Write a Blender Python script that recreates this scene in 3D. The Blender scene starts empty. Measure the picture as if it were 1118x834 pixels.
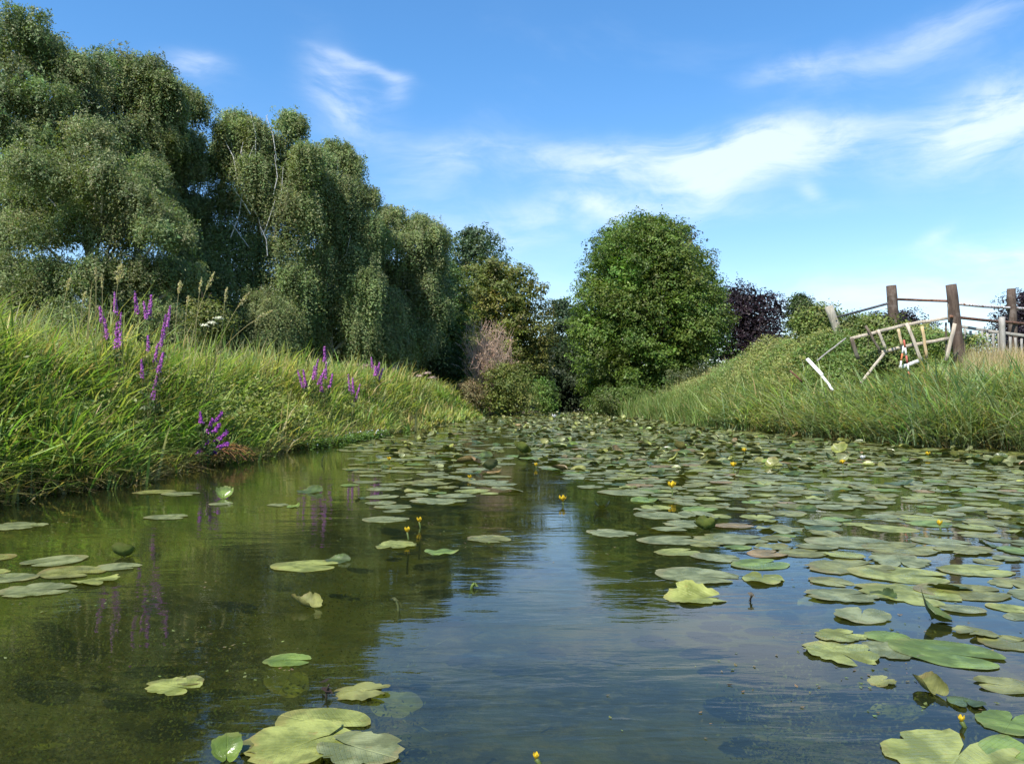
import bpy, math, random
import numpy as np
from mathutils import Vector

R = math.radians
rng = np.random.default_rng(7)
random.seed(7)
scene = bpy.context.scene
col = scene.collection

# ------------------------------------------------------------------ camera, world, sun, exposure
F, CX, HY, EYE = 870.0, 559.0, 437.0, 0.8       # focal length (px of the 1118 px photo), centre column, horizon row, eye height
cam_d = bpy.data.cameras.new('camera'); cam = bpy.data.objects.new('camera', cam_d); col.objects.link(cam)
cam_d.sensor_width = 36; cam_d.lens = F / 1118 * 36; cam_d.clip_start = 0.05; cam_d.clip_end = 3000
cam.location = (0, 0, EYE); cam.rotation_euler = (R(90) + math.atan(20 / F), 0, 0)
scene.camera = cam

SUN_EL, SUN_AZ = R(52), R(-147)                  # azimuth measured from +Y towards +X (behind and to the left)
world = bpy.data.worlds.new('World'); scene.world = world; world.use_nodes = True
SKY_STRENGTH = 0.104
sun_d = bpy.data.lights.new('sun', 'SUN'); sun_d.energy = 4.7; sun_d.angle = R(0.5); sun_d.color = (1.0, 0.95, 0.86)
sun = bpy.data.objects.new('sun', sun_d); col.objects.link(sun)
sd = Vector((math.sin(SUN_AZ) * math.cos(SUN_EL), math.cos(SUN_AZ) * math.cos(SUN_EL), math.sin(SUN_EL)))
sun.rotation_euler = sd.to_track_quat('Z', 'Y').to_euler()
scene.view_settings.view_transform = 'Standard'; scene.view_settings.look = 'None'
scene.view_settings.gamma = 1; scene.view_settings.use_curve_mapping = False
scene.view_settings.exposure = 0.86
scene.render.engine = 'CYCLES'
cy = scene.cycles
cy.max_bounces = 6; cy.diffuse_bounces = 2; cy.glossy_bounces = 3; cy.transmission_bounces = 3; cy.transparent_max_bounces = 8
cy.caustics_reflective = False; cy.caustics_refractive = False

class NT:
    """small helper for writing node trees"""
    def __init__(s, tree):
        s.t = tree; s.n = tree.nodes; s.l = tree.links
    def new(s, typ, **kw):
        n = s.n.new(typ)
        for k, v in kw.items(): setattr(n, k, v)
        return n
    def set(s, sock, v):
        if isinstance(v, bpy.types.NodeSocket): s.l.new(v, sock)
        elif v is not None:
            if isinstance(v, (tuple, list)) and sock.type == 'RGBA' and len(v) == 3: v = (*v, 1)
            sock.default_value = v
    def m(s, op, a, b=None, c=None, clamp=False):
        n = s.new('ShaderNodeMath', operation=op, use_clamp=clamp)
        for i, v in enumerate((a, b, c)):
            if v is not None: s.set(n.inputs[i], v)
        return n.outputs[0]
    def v(s, op, a, b=None, scale=None):
        n = s.new('ShaderNodeVectorMath', operation=op)
        s.set(n.inputs[0], a)
        if b is not None: s.set(n.inputs[1], b)
        if scale is not None: s.set(n.inputs['Scale'], scale)
        return n.outputs['Value'] if op in ('LENGTH', 'DOT_PRODUCT') else n.outputs[0]
    def xyz(s, x, y, z):
        n = s.new('ShaderNodeCombineXYZ')
        for i, v in enumerate((x, y, z)): s.set(n.inputs[i], v)
        return n.outputs[0]
    def sep(s, a):
        n = s.new('ShaderNodeSeparateXYZ'); s.set(n.inputs[0], a); return n.outputs
    def noise(s, vec, scale, detail=4, rough=0.55, dist=0, color=False):
        n = s.new('ShaderNodeTexNoise'); s.set(n.inputs['Vector'], vec)
        s.set(n.inputs['Scale'], scale); s.set(n.inputs['Detail'], detail); s.set(n.inputs['Roughness'], rough); s.set(n.inputs['Distortion'], dist)
        return n.outputs['Color' if color else 'Fac']
    def mapr(s, v, a, b, c=0.0, d=1.0, smooth=True):
        n = s.new('ShaderNodeMapRange'); n.interpolation_type = 'SMOOTHSTEP' if smooth else 'LINEAR'
        s.set(n.inputs[0], v); s.set(n.inputs[1], a); s.set(n.inputs[2], b); s.set(n.inputs[3], c); s.set(n.inputs[4], d)
        return n.outputs[0]
    def mix(s, f, a, b, mode='MIX'):
        n = s.new('ShaderNodeMix', data_type='RGBA', blend_type=mode)
        s.set(n.inputs[0], f); s.set(n.inputs[6], a); s.set(n.inputs[7], b); return n.outputs[2]

def build_sky():
    w = NT(world.node_tree); w.n.clear()
    sky = w.new('ShaderNodeTexSky', sky_type='NISHITA'); sky.sun_disc = False
    sky.sun_elevation = SUN_EL; sky.sun_rotation = SUN_AZ
    sky.air_density = 1.15; sky.dust_density = 0.15; sky.ozone_density = 3.6; sky.altitude = 0
    tc = w.new('ShaderNodeTexCoord')
    x, y, z = w.sep(tc.outputs['Generated'])
    az = w.m('ARCTAN2', x, y); el = w.m('ARCSINE', z)
    zc = w.m('ADD', w.m('MAXIMUM', z, 0.0), 0.10)
    plane = w.xyz(w.m('DIVIDE', x, zc), w.m('DIVIDE', y, zc), 0.0)      # the cloud layer, seen in perspective
    ang = w.xyz(az, el, 0.0)
    warp = w.v('SUBTRACT', w.noise(ang, 4.0, 4, .55, color=True), (0.5, 0.5, 0.5))
    angw = w.v('ADD', ang, w.v('SCALE', warp, scale=0.055))
    ax, ay, _ = w.sep(angw)
    total = None
    for (px, py, rx, ry, rot, amp) in [
            (865, 157, 95, 20, -2, 1.15), (785, 193, 58, 26, -16, 1.0), (650, 176, 175, 20, 4, .85), (610, 240, 110, 20, -4, .68),
            (652, 221, 30, 9, 8, .75), (365, 100, 36, 26, 38, .95), (431, 98, 13, 15, 45, .7), (397, 70, 42, 5, 14, .65),
            (206, 74, 26, 12, 0, .85), (868, 72, 50, 12, -6, .75), (1060, 26, 85, 24, -14, .55), (965, 62, 80, 11, -18, .25),
            (1085, 128, 62, 26, -22, 1.1), (1170, 150, 60, 40, 0, .7), (882, 211, 12, 7, 35, .5), (870, 233, 60, 9, 0, .4),
            (1070, 278, 50, 10, 4, .6), (1020, 255, 16, 6, -20, .45), (960, 330, 190, 22, 0, .72), (455, 205, 65, 24, -12, .4),
            (540, 300, 190, 38, 0, .36), (340, 12, 40, 14, 0, .12), (545, 20, 60, 20, 0, .15), (-150, 120, 160, 40, -8, .8), (1350, 260, 160, 30, 0, .8),
            (-60, 330, 260, 25, 0, .5)]:
        a0 = math.atan2(px - CX, F); e0 = math.atan2(HY - py, math.hypot(F, px - CX))
        cr, sr = math.cos(R(-rot)), math.sin(R(-rot))
        dx = w.m('SUBTRACT', ax, a0); dy = w.m('SUBTRACT', ay, e0)
        u = w.m('MULTIPLY', w.m('ADD', w.m('MULTIPLY', dx, cr), w.m('MULTIPLY', dy, sr)), F / rx)
        v = w.m('MULTIPLY', w.m('SUBTRACT', w.m('MULTIPLY', dy, cr), w.m('MULTIPLY', dx, sr)), F / ry)
        g = w.m('EXPONENT', w.m('MULTIPLY', w.m('ADD', w.m('MULTIPLY', u, u), w.m('MULTIPLY', v, v)), -0.62))
        g = w.m('MULTIPLY', g, amp)
        total = g if total is None else w.m('ADD', total, g)
    sa = w.v('MULTIPLY', angw, (1.0, 2.6, 1.0))
    n1 = w.noise(sa, 7.5, 7, .6, .5)
    fib = w.noise(w.v('MULTIPLY', angw, (7.0, 34.0, 1.0)), 1.3, 6, .62, 1.2)
    n = w.m('ADD', w.m('MULTIPLY', n1, .76), w.m('MULTIPLY', fib, .24))
    shape = w.m('MULTIPLY', total, w.mapr(n, .28, .68, .22, 1.0))
    veil = w.m('MULTIPLY', w.mapr(w.noise(w.v('MULTIPLY', plane, (1.0, .55, 1.0)), .9, 6, .6, .8), .50, .80), .20)
    cl = w.m('ADD', w.m('MULTIPLY', w.mapr(shape, 0.02, 1.2), .62), veil, clamp=True)
    cl = w.m('MULTIPLY', cl, w.mapr(z, 0.0, 0.06))
    cloud = w.mix(0.22, (6.6, 6.9, 7.4), (5.8, 6.6, 7.8))
    out = w.mix(cl, w.mix(1.0, sky.outputs[0], w.mix(w.mapr(z, .0, .42), (.98, 1.0, 1.08), (.56, .93, 1.17)), 'MULTIPLY'), cloud)
    bg = w.new('ShaderNodeBackground'); w.l.new(out, bg.inputs[0]); bg.inputs[1].default_value = SKY_STRENGTH
    w.l.new(bg.outputs[0], w.new('ShaderNodeOutputWorld').inputs[0])
build_sky()

# ------------------------------------------------------------------ helpers
def tag(o, label=None, cat=None, group=None, kind=None):
    if label: o['label'] = label
    if cat: o['category'] = cat
    if group: o['group'] = group
    if kind: o['kind'] = kind
    return o

def mesh_np(name, V, Fc, C=None, uv=None, smooth=False):
    """a mesh from arrays: V (n,3), Fc a list of (k,s) index arrays"""
    me = bpy.data.meshes.new(name)
    V = np.asarray(V, np.float32)
    if not isinstance(Fc, list): Fc = [Fc]
    Fc = [np.asarray(f, np.int32) for f in Fc if len(f)]
    me.vertices.add(len(V)); me.vertices.foreach_set('co', V.ravel())
    loops = np.concatenate([f.ravel() for f in Fc]); tot = np.concatenate([np.full(len(f), f.shape[1], np.int32) for f in Fc])
    start = np.concatenate([[0], np.cumsum(tot)[:-1]]).astype(np.int32)
    me.loops.add(len(loops)); me.loops.foreach_set('vertex_index', loops)
    me.polygons.add(len(tot)); me.polygons.foreach_set('loop_start', start); me.polygons.foreach_set('loop_total', tot)
    if smooth: me.polygons.foreach_set('use_smooth', np.ones(len(tot), bool))
    me.update(calc_edges=True)
    if C is not None:
        a = me.attributes.new('Col', 'FLOAT_COLOR', 'POINT')
        a.data.foreach_set('color', np.concatenate([C, np.ones((len(C), 1))], 1).astype(np.float32).ravel())
    if uv is not None:
        a = me.attributes.new('puv', 'FLOAT_VECTOR', 'POINT')
        a.data.foreach_set('vector', np.asarray(uv, np.float32).ravel())
    return me

def obj(name, me, mat=None, parent=None, loc=None):
    o = bpy.data.objects.new(name, me); col.objects.link(o)
    if mat is not None and me is not None and not len(me.materials): me.materials.append(mat)
    if parent is not None: o.parent = parent
    if loc is not None: o.location = loc
    return o
def empty(name, loc, **k):
    o = obj(name, None, None, None, loc); o.empty_display_size = .2
    return tag(o, **k)

class Buf:
    def __init__(s): s.V, s.Q, s.T, s.C, s.U, s.n = [], [], [], [], [], 0
    def add(s, V, Q=None, T=None, C=None, U=None):
        V = np.asarray(V, float).reshape(-1, 3)
        if Q is not None and len(Q): s.Q.append(np.asarray(Q) + s.n)
        if T is not None and len(T): s.T.append(np.asarray(T) + s.n)
        if C is not None:
            C = np.asarray(C, float)
            s.C.append(np.tile(C, (len(V), 1)) if C.ndim == 1 else C)
        if U is not None: s.U.append(U)
        s.V.append(V); s.n += len(V)
    def mesh(s, name, smooth=False, origin=None):
        V = np.concatenate(s.V)
        if origin is not None: V = V - np.asarray(origin)
        f = []
        if s.Q: f.append(np.concatenate(s.Q))
        if s.T: f.append(np.concatenate(s.T))
        return mesh_np(name, V, f, np.concatenate(s.C) if s.C else None, np.concatenate(s.U) if s.U else None, smooth)

def ball(n, k=1.0):
    return rdir(n) * (rng.uniform(0, 1, n) ** .4)[:, None] * k
def unit(a): return a / np.maximum(np.linalg.norm(a, axis=-1, keepdims=True), 1e-9)
def rdir(n): return unit(rng.normal(size=(n, 3)))

def tube(b, pts, rad, n=6, C=None, cap=True):
    pts = np.asarray(pts, float); rad = np.broadcast_to(np.asarray(rad, float), (len(pts),))
    T = unit(np.gradient(pts, axis=0)); ref = np.array([0.31, 0.95, 0.1]) if abs(T[0][2]) > .7 else np.array([0, 0, 1.0])
    A = unit(np.cross(T, ref)); B = np.cross(T, A)
    th = np.arange(n) / n * 2 * np.pi
    V = pts[:, None] + rad[:, None, None] * (np.cos(th)[None, :, None] * A[:, None] + np.sin(th)[None, :, None] * B[:, None])
    k = len(pts); i = np.arange(k - 1)[:, None] * n; j = np.arange(n)[None]; j2 = (j + 1) % n
    Q = np.stack([i + j, i + j2, i + n + j2, i + n + j], -1).reshape(-1, 4)
    V = V.reshape(-1, 3); Tt = None
    if cap:
        V = np.concatenate([V, pts[:1], pts[-1:]]); c0, c1 = k * n, k * n + 1
        jj = np.arange(n); jn = (jj + 1) % n
        Tt = np.concatenate([np.stack([np.full(n, c0), jn, jj], -1), np.stack([np.full(n, c1), (k - 1) * n + jj, (k - 1) * n + jn], -1)])
    b.add(V, Q, Tt, C)

def beam(b, p0, p1, w, t, C=None, bev=.15, up=(0, 0, 1)):
    """a slightly rounded rectangular timber from p0 to p1"""
    p0, p1 = np.asarray(p0, float), np.asarray(p1, float); d = unit(p1 - p0)
    s = unit(np.cross(d, (0, 1, 0.05))); u = np.cross(s, d)
    k = bev * min(w, t)
    prof = [(-w/2+k, -t/2), (w/2-k, -t/2), (w/2, -t/2+k), (w/2, t/2-k), (w/2-k, t/2), (-w/2+k, t/2), (-w/2, t/2-k), (-w/2, -t/2+k)]
    rings = []
    L = np.linalg.norm(p1 - p0)
    for f in np.linspace(0, 1, 6):
        wob = rng.normal(size=3) * .004
        rings.append([p0 + (p1 - p0) * f + s * a + u * c + wob for a, c in prof])
    V = np.array(rings).reshape(-1, 3); n = 8; i = np.arange(5)[:, None] * n; j = np.arange(n)[None]; j2 = (j + 1) % n
    Q = np.stack([i + j, i + j2, i + n + j2, i + n + j], -1).reshape(-1, 4)
    V = np.concatenate([V, [p0, p1]]); jj = np.arange(n); jn = (jj + 1) % n
    T = np.concatenate([np.stack([np.full(n, 48), jn, jj], -1), np.stack([np.full(n, 49), 40 + jj, 40 + jn], -1)])
    b.add(V, Q, T, C)

def at(px, py, d):                       # a world point seen at photo pixel (px, py) and d metres ahead
    return np.array([(px - CX) / F * d, d, EYE + (HY - py) / F * d])
def on_water(px, py):
    d = EYE * F / (py - HY); return np.array([(px - CX) / F * d, d, 0.0])

def snoise(x, y, s=1.0, seed=0.0):
    x = np.asarray(x, float) * s; y = np.asarray(y, float) * s
    return (np.sin(x * 1.3 + 1.7 * np.sin(y * .9 + seed) + seed) + np.sin(y * 1.7 + 1.3 * np.sin(x * 1.1 + 2 * seed) + 2.1) + .6 * np.sin(x * 2.9 + y * 2.3 + 3 * seed) + .5 * np.sin(x * 4.7 - y * 5.1 + seed)) / 3.1

LY = [-60, 0, 6.4, 8.2, 12, 14, 21, 35, 42, 50, 60, 90, 110]; LX = [-4.6, -4.3, -4.1, -3.85, -3.7, -3.6, -2.8, -2.0, -1.2, 1.2, 2.4, 3.0, 3.0]
RY = [-60, 0, 12.7, 14, 17, 22, 36, 46, 60, 90, 110]; RX = [9.0, 8.8, 8.1, 7.2, 6.75, 6.25, 5.9, 5.0, 5.6, 6.5, 6.5]
def xl(y): return np.interp(y, LY, LX) + .10 * np.sin(np.asarray(y) * 1.9) + .06 * np.sin(np.asarray(y) * 4.3 + 1)
def xr(y): return np.interp(y, RY, RX) + .10 * np.sin(np.asarray(y) * 1.6 + 2) + .06 * np.sin(np.asarray(y) * 4.9)
def sst(a, b, t):
    t = np.clip((t - a) / (b - a), 0, 1); return t * t * (3 - 2 * t)
def ground(x, y):
    x = np.asarray(x, float); y = np.asarray(y, float)
    dl = xl(y) - x; dr = x - xr(y)
    hl = 1.12 + .10 * sst(6, 30, dl); hr = np.interp(y, [0, 12, 15, 16.5, 18.5, 20.5, 24, 27, 33, 40, 60], [.9, .9, 1.0, 1.22, 1.62, 1.95, 2.25, 2.15, 1.25, .85, .8])
    hr = hr * (1 - .25 * sst(5, 25, dr))
    zl = -.06 + hl * sst(-.15, 1.9, dl); zr = -.06 + hr * sst(-.15, 2.7, dr)
    inside = np.minimum(-dl, -dr)
    bed = -.06 - .75 * sst(-.1, 2.6, inside)
    end = sst(78, 92, y) * 1.2
    z = np.where(dl > -.15, zl, np.where(dr > -.15, zr, bed + 0 * x))
    z = np.where(inside > 0, np.minimum(z, -.03 - .0 * x) + end, z)
    return z + .05 * snoise(x, y, .9) * sst(.2, 1.5, np.maximum(dl, dr)) + .04 * snoise(x, y, 2.3, 3)

# ------------------------------------------------------------------ materials
def mat(name):
    m = bpy.data.materials.new(name); m.use_nodes = True; t = NT(m.node_tree); t.n.clear()
    return m, t, t.new('ShaderNodeOutputMaterial')
def principled(t, base, rough=.6, spec=.4, normal=None, **k):
    p = t.new('ShaderNodeBsdfPrincipled'); t.set(p.inputs['Base Color'], base); t.set(p.inputs['Roughness'], rough)
    t.set(p.inputs['Specular IOR Level'], spec)
    if normal is not None: t.set(p.inputs['Normal'], normal)
    for a, v in k.items(): t.set(p.inputs[a], v)
    return p
def bump(t, h, strength=.4, dist=.02):
    b = t.new('ShaderNodeBump'); t.set(b.inputs['Strength'], strength); t.set(b.inputs['Distance'], dist); t.set(b.inputs['Height'], h); return b.outputs[0]

def leafmat(name, trans=.3, rough=.45, spec=.35, tint=(1.15, 1.25, .55)):
    m, t, out = mat(name)
    a = t.new('ShaderNodeAttribute', attribute_name='Col')
    p = principled(t, a.outputs['Color'], rough, spec)
    tr = t.new('ShaderNodeBsdfTranslucent'); t.set(tr.inputs[0], t.mix(1.0, a.outputs['Color'], tint, 'MULTIPLY'))
    mx = t.new('ShaderNodeMixShader'); mx.inputs[0].default_value = trans
    t.l.new(p.outputs[0], mx.inputs[1]); t.l.new(tr.outputs[0], mx.inputs[2]); t.l.new(mx.outputs[0], out.inputs[0])
    return m
M_leaf = leafmat('foliage', .35, .5, .3)
M_grass = leafmat('grass_blades', .48, .5, .3)
M_petal = leafmat('petals', .3, .6, .2, (1, 1, 1))

def barkmat(name, c1, c2, sc=(12, 12, 3), white=False):
    m, t, out = mat(name); tc = t.new('ShaderNodeTexCoord')
    n = t.noise(t.v('MULTIPLY', tc.outputs['Object'], sc), 1.0, 6, .6, .4)
    f = t.mapr(n, .55, .66) if white else t.mapr(n, .3, .7)
    p = principled(t, t.mix(f, c1, c2), .85, .2, bump(t, n, .7, .02)); t.l.new(p.outputs[0], out.inputs[0]); return m
M_bark = barkmat('bark', (.045, .034, .024), (.12, .095, .07))
M_birch = barkmat('birch_bark', (.62, .60, .55), (.05, .045, .04), (5, 5, 9), True)
M_twig = barkmat('dry_twigs', (.36, .25, .19), (.50, .38, .30))

def woodmat(name, c1, c2, c3):
    m, t, out = mat(name); tc = t.new('ShaderNodeTexCoord')
    g = t.noise(t.v('MULTIPLY', tc.outputs['Object'], (30, 30, 5)), 1.0, 6, .65, .6)
    s = t.noise(tc.outputs['Object'], 3.5, 4, .6)
    c = t.mix(t.mapr(g, .3, .7), c1, c2); c = t.mix(t.mapr(s, .5, .7), c, c3)
    p = principled(t, c, .85, .2, bump(t, g, .8, .012)); t.l.new(p.outputs[0], out.inputs[0]); return m
M_post = woodmat('weathered_post', (.055, .038, .030), (.11, .08, .06), (.16, .13, .11))
M_stub = woodmat('lichened_wood', (.22, .20, .16), (.40, .37, .30), (.30, .32, .22))
M_pale = woodmat('pale_weathered_timber', (.34, .28, .21), (.52, .45, .36), (.30, .27, .22))
M_tan = woodmat('tan_timber', (.40, .28, .14), (.56, .42, .24), (.42, .36, .28))
M_grey = woodmat('grey_timber', (.20, .19, .17), (.36, .34, .31), (.28, .27, .22))
M_dark = woodmat('dark_timber', (.07, .055, .04), (.15, .12, .09), (.12, .12, .09))
M_whitewood = woodmat('flaking_white_paint', (.66, .65, .62), (.78, .77, .74), (.44, .40, .34))
def metalmat(name, c1, c2):
    m, t, out = mat(name); tc = t.new('ShaderNodeTexCoord')
    n = t.noise(tc.outputs['Object'], 9, 6, .7, .3)
    p = principled(t, t.mix(t.mapr(n, .42, .6), c1, c2), .7, .3, bump(t, n, .4, .005), Metallic=.15); t.l.new(p.outputs[0], out.inputs[0]); return m
M_rust = metalmat('rusty_pipe', (.09, .045, .028), (.20, .10, .06))
M_bluepipe = metalmat('grey_blue_pipe', (.06, .07, .09), (.13, .13, .14))
M_whitepipe = metalmat('flaking_white_pipe', (.72, .71, .70), (.22, .11, .07))
m_, t_, o_ = mat('red_white_paint'); a_ = t_.new('ShaderNodeAttribute', attribute_name='Col')
n_ = t_.noise(t_.new('ShaderNodeTexCoord').outputs['Object'], 14, 5, .6)
p_ = principled(t_, t_.mix(t_.mapr(n_, .55, .75), a_.outputs['Color'], (.35, .27, .22)), .55, .4); t_.l.new(p_.outputs[0], o_.inputs[0]); M_stripe = m_

def groundmat():
    m, t, out = mat('bank_soil_and_riverbed'); g = t.new('ShaderNodeNewGeometry'); P = g.outputs['Position']
    z = t.sep(P)[2]
    n = t.noise(P, 1.1, 6, .6); n2 = t.noise(P, 9.0, 6, .65)
    land = t.mix(t.mapr(n2, .3, .7), (.045, .055, .018), (.095, .11, .035))
    land = t.mix(t.mapr(n, .5, .75), land, (.12, .10, .05))
    mud = t.mix(n2, (.045, .035, .022), (.10, .08, .05))
    bed = t.mix(t.mapr(n, .40, .62), (.020, .022, .008), (.075, .085, .018))
    bed = t.mix(t.mapr(n2, .45, .7), bed, (.10, .095, .030))
    c = t.mix(t.mapr(z, -.10, -.04), bed, mud); c = t.mix(t.mapr(z, .03, .22), c, land)
    p = principled(t, c, .9, .2, bump(t, n2, .6, .05)); t.l.new(p.outputs[0], out.inputs[0]); return m
M_ground = groundmat()

def watermat():
    m, t, out = mat('river_water'); g = t.new('ShaderNodeNewGeometry'); P = g.outputs['Position']
    w1 = t.noise(t.v('MULTIPLY', P, (2.2, 7.0, 1.0)), 1.0, 3, .5, .5)
    w2 = t.noise(t.v('MULTIPLY', P, (9.0, 22.0, 1.0)), 1.0, 3, .55, .3)
    w3 = t.noise(P, .8, 3, .5, .8)
    patch = t.mapr(t.noise(t.v('MULTIPLY', P, (.35, .8, 1.0)), 1.0, 3, .5), .38, .66, .22, 1.0)
    h = t.m('ADD', t.m('MULTIPLY', t.m('ADD', t.m('MULTIPLY', w1, .65), t.m('MULTIPLY', w2, .16)), patch), t.m('MULTIPLY', w3, .6))
    nrm = bump(t, h, 1.0, .0062)
    fr = t.new('ShaderNodeFresnel'); fr.inputs['IOR'].default_value = 1.333; t.l.new(nrm, fr.inputs['Normal'])
    gl = t.new('ShaderNodeBsdfGlossy'); gl.inputs['Roughness'].default_value = .015; t.l.new(nrm, gl.inputs['Normal']); gl.inputs['Color'].default_value = (1, 1, 1, 1)
    tr = t.new('ShaderNodeBsdfTransparent'); tr.inputs[0].default_value = (.74, .78, .42, 1)
    murk = t.mix(t.mapr(t.noise(P, .7, 4, .55), .35, .65), (.020, .027, .012), (.034, .043, .016))
    df = t.new('ShaderNodeBsdfDiffuse'); t.l.new(murk, df.inputs[0])
    mm = t.new('ShaderNodeMixShader'); mm.inputs[0].default_value = .34; t.l.new(tr.outputs[0], mm.inputs[1]); t.l.new(df.outputs[0], mm.inputs[2])
    mx = t.new('ShaderNodeMixShader'); t.l.new(t.m('MULTIPLY', fr.outputs[0], 1.0, clamp=True), mx.inputs[0]); t.l.new(mm.outputs[0], mx.inputs[1]); t.l.new(gl.outputs[0], mx.inputs[2])
    t.l.new(mx.outputs[0], out.inputs[0]); return m
M_water = watermat()

def padmat(name, c1, c2, spot, rough=.30):
    m, t, out = mat(name); a = t.new('ShaderNodeAttribute', attribute_name='puv'); oi = t.new('ShaderNodeObjectInfo')
    U = a.outputs['Vector']; x, y, w = t.sep(U); ax = t.m('ABSOLUTE', x)
    P = t.new('ShaderNodeNewGeometry').outputs['Position']
    arc = t.m('ADD', t.m('SUBTRACT', y, t.m('MULTIPLY', ax, .95)), t.m('MULTIPLY', t.m('MULTIPLY', ax, ax), -.5))
    fr = t.m('FRACT', t.m('MULTIPLY', arc, 13.0))
    vein = t.mapr(t.m('ABSOLUTE', t.m('SUBTRACT', fr, .5)), .0, .11, 1.0, 0.0)
    rib = t.mapr(ax, .004, .016, 1.0, 0.0); vein = t.m('MAXIMUM', t.m('MULTIPLY', vein, .5), rib)
    n = t.noise(P, 9, 5, .6, .3); n2 = t.noise(P, 34, 5, .65)
    r = t.v('LENGTH', t.xyz(x, y, 0.0))
    c = t.mix(t.mapr(n, .38, .62), tuple(v * .72 for v in c1), tuple(v * 1.12 for v in c2))
    c = t.mix(t.m('MULTIPLY', vein, .22), c, tuple(min(1, v * 1.45) for v in c2))
    wear = t.m('ADD', t.mapr(n2, .60, .74), t.m('MULTIPLY', t.mapr(t.m('ADD', r, t.m('MULTIPLY', n2, .22)), .50, .60), .55), clamp=True)
    c = t.mix(t.m('MULTIPLY', wear, .85), c, spot)
    under = t.new('ShaderNodeNewGeometry').outputs['Backfacing']
    c = t.mix(t.m('MULTIPLY', under, .5), c, (.10, .09, .025))
    n3 = t.noise(P, 5.0, 4, .6, 1.0)
    c = t.mix(t.mapr(n3, .48, .64, 0, .75), c, tuple(v * .5 for v in c1))
    p = principled(t, c, t.mapr(n3, .35, .65, rough - .06, rough + .25), .45, bump(t, t.m('ADD', t.m('MULTIPLY', vein, -.25), t.m('MULTIPLY', n, 2.0)), .6, .010))
    tr = t.new('ShaderNodeBsdfTranslucent'); t.set(tr.inputs[0], t.mix(1.0, c, (1.2, 1.3, .4), 'MULTIPLY'))
    mx = t.new('ShaderNodeMixShader'); mx.inputs[0].default_value = .14
    t.l.new(p.outputs[0], mx.inputs[1]); t.l.new(tr.outputs[0], mx.inputs[2]); t.l.new(mx.outputs[0], out.inputs[0]); return m
PADM = {
    'grey-green': padmat('pad_grey_green', (.150, .175, .062), (.215, .235, .105), (.24, .20, .08)),
    'olive': padmat('pad_olive', (.150, .160, .040), (.21, .215, .065), (.19, .12, .04)),
    'yellow-green': padmat('pad_yellow_green', (.19, .22, .045), (.275, .30, .08), (.26, .21, .06)),
    'bright green': padmat('pad_bright_green', (.115, .180, .030), (.165, .235, .045), (.22, .22, .06)),
    'brown-blotched': padmat('pad_brown', (.19, .15, .06), (.27, .19, .08), (.22, .10, .04)),
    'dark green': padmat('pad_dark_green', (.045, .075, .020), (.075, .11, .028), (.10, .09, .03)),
}

# ------------------------------------------------------------------ the setting: terrain and water
def terrain():
    xs = np.unique(np.concatenate([-np.geomspace(14, 900, 26), np.arange(-14, 16.01, .3), np.geomspace(16, 900, 26)]))
    ys = np.unique(np.concatenate([np.array([-600, -300, -150, -80, -50, -35]), np.arange(-25, 60, .4), np.arange(60, 110, 1.2), np.geomspace(110, 1500, 18)]))
    X, Y = np.meshgrid(xs, ys); Z = ground(X, Y)
    V = np.stack([X, Y, Z], -1).reshape(-1, 3); nx, ny = len(xs), len(ys)
    i, j = np.meshgrid(np.arange(nx - 1), np.arange(ny - 1)); a = (j * nx + i).ravel()
    Q = np.stack([a, a + 1, a + nx + 1, a + nx], -1)
    return tag(obj('ground', mesh_np('ground', V, Q, smooth=True), M_ground), kind='structure')
terrain()
wm = mesh_np('water', [(-14, -45, 0), (14, -45, 0), (14, 88, 0), (-14, 88, 0)], [np.array([[0, 1, 2, 3]])])
tag(obj('water', wm, M_water), kind='structure')

# ------------------------------------------------------------------ foliage builders
def jit(c, n, v=.18, h=.08):
    c = np.tile(np.asarray(c, float), (n, 1)) if np.ndim(c) == 1 else c
    return np.clip(c * (1 + v * rng.normal(size=(n, 1))) * (1 + h * rng.normal(size=(n, 3))), .004, 1)
def leaves(b, P, N, size, C, aspect=.62, tri=False):
    n = len(P); size = np.broadcast_to(size, (n,))[:, None]
    t = unit(np.cross(N, rdir(n))); s = np.cross(N, t)
    if tri:
        V = np.stack([P - t * size * .5, P + s * size * aspect * .5, P + t * size * .5 - s * size * aspect * .25], 1).reshape(-1, 3)
        b.add(V, None, np.arange(n * 3).reshape(-1, 3), np.repeat(C, 3, 0))
    else:
        V = np.stack([P - t * size * .5, P + s * size * aspect * .5 - t * size * .08, P + t * size * .5 + N * size * .12, P - s * size * aspect * .5 - t * size * .08], 1).reshape(-1, 3)
        b.add(V, np.arange(n * 4).reshape(-1, 4), None, np.repeat(C, 4, 0))

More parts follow.
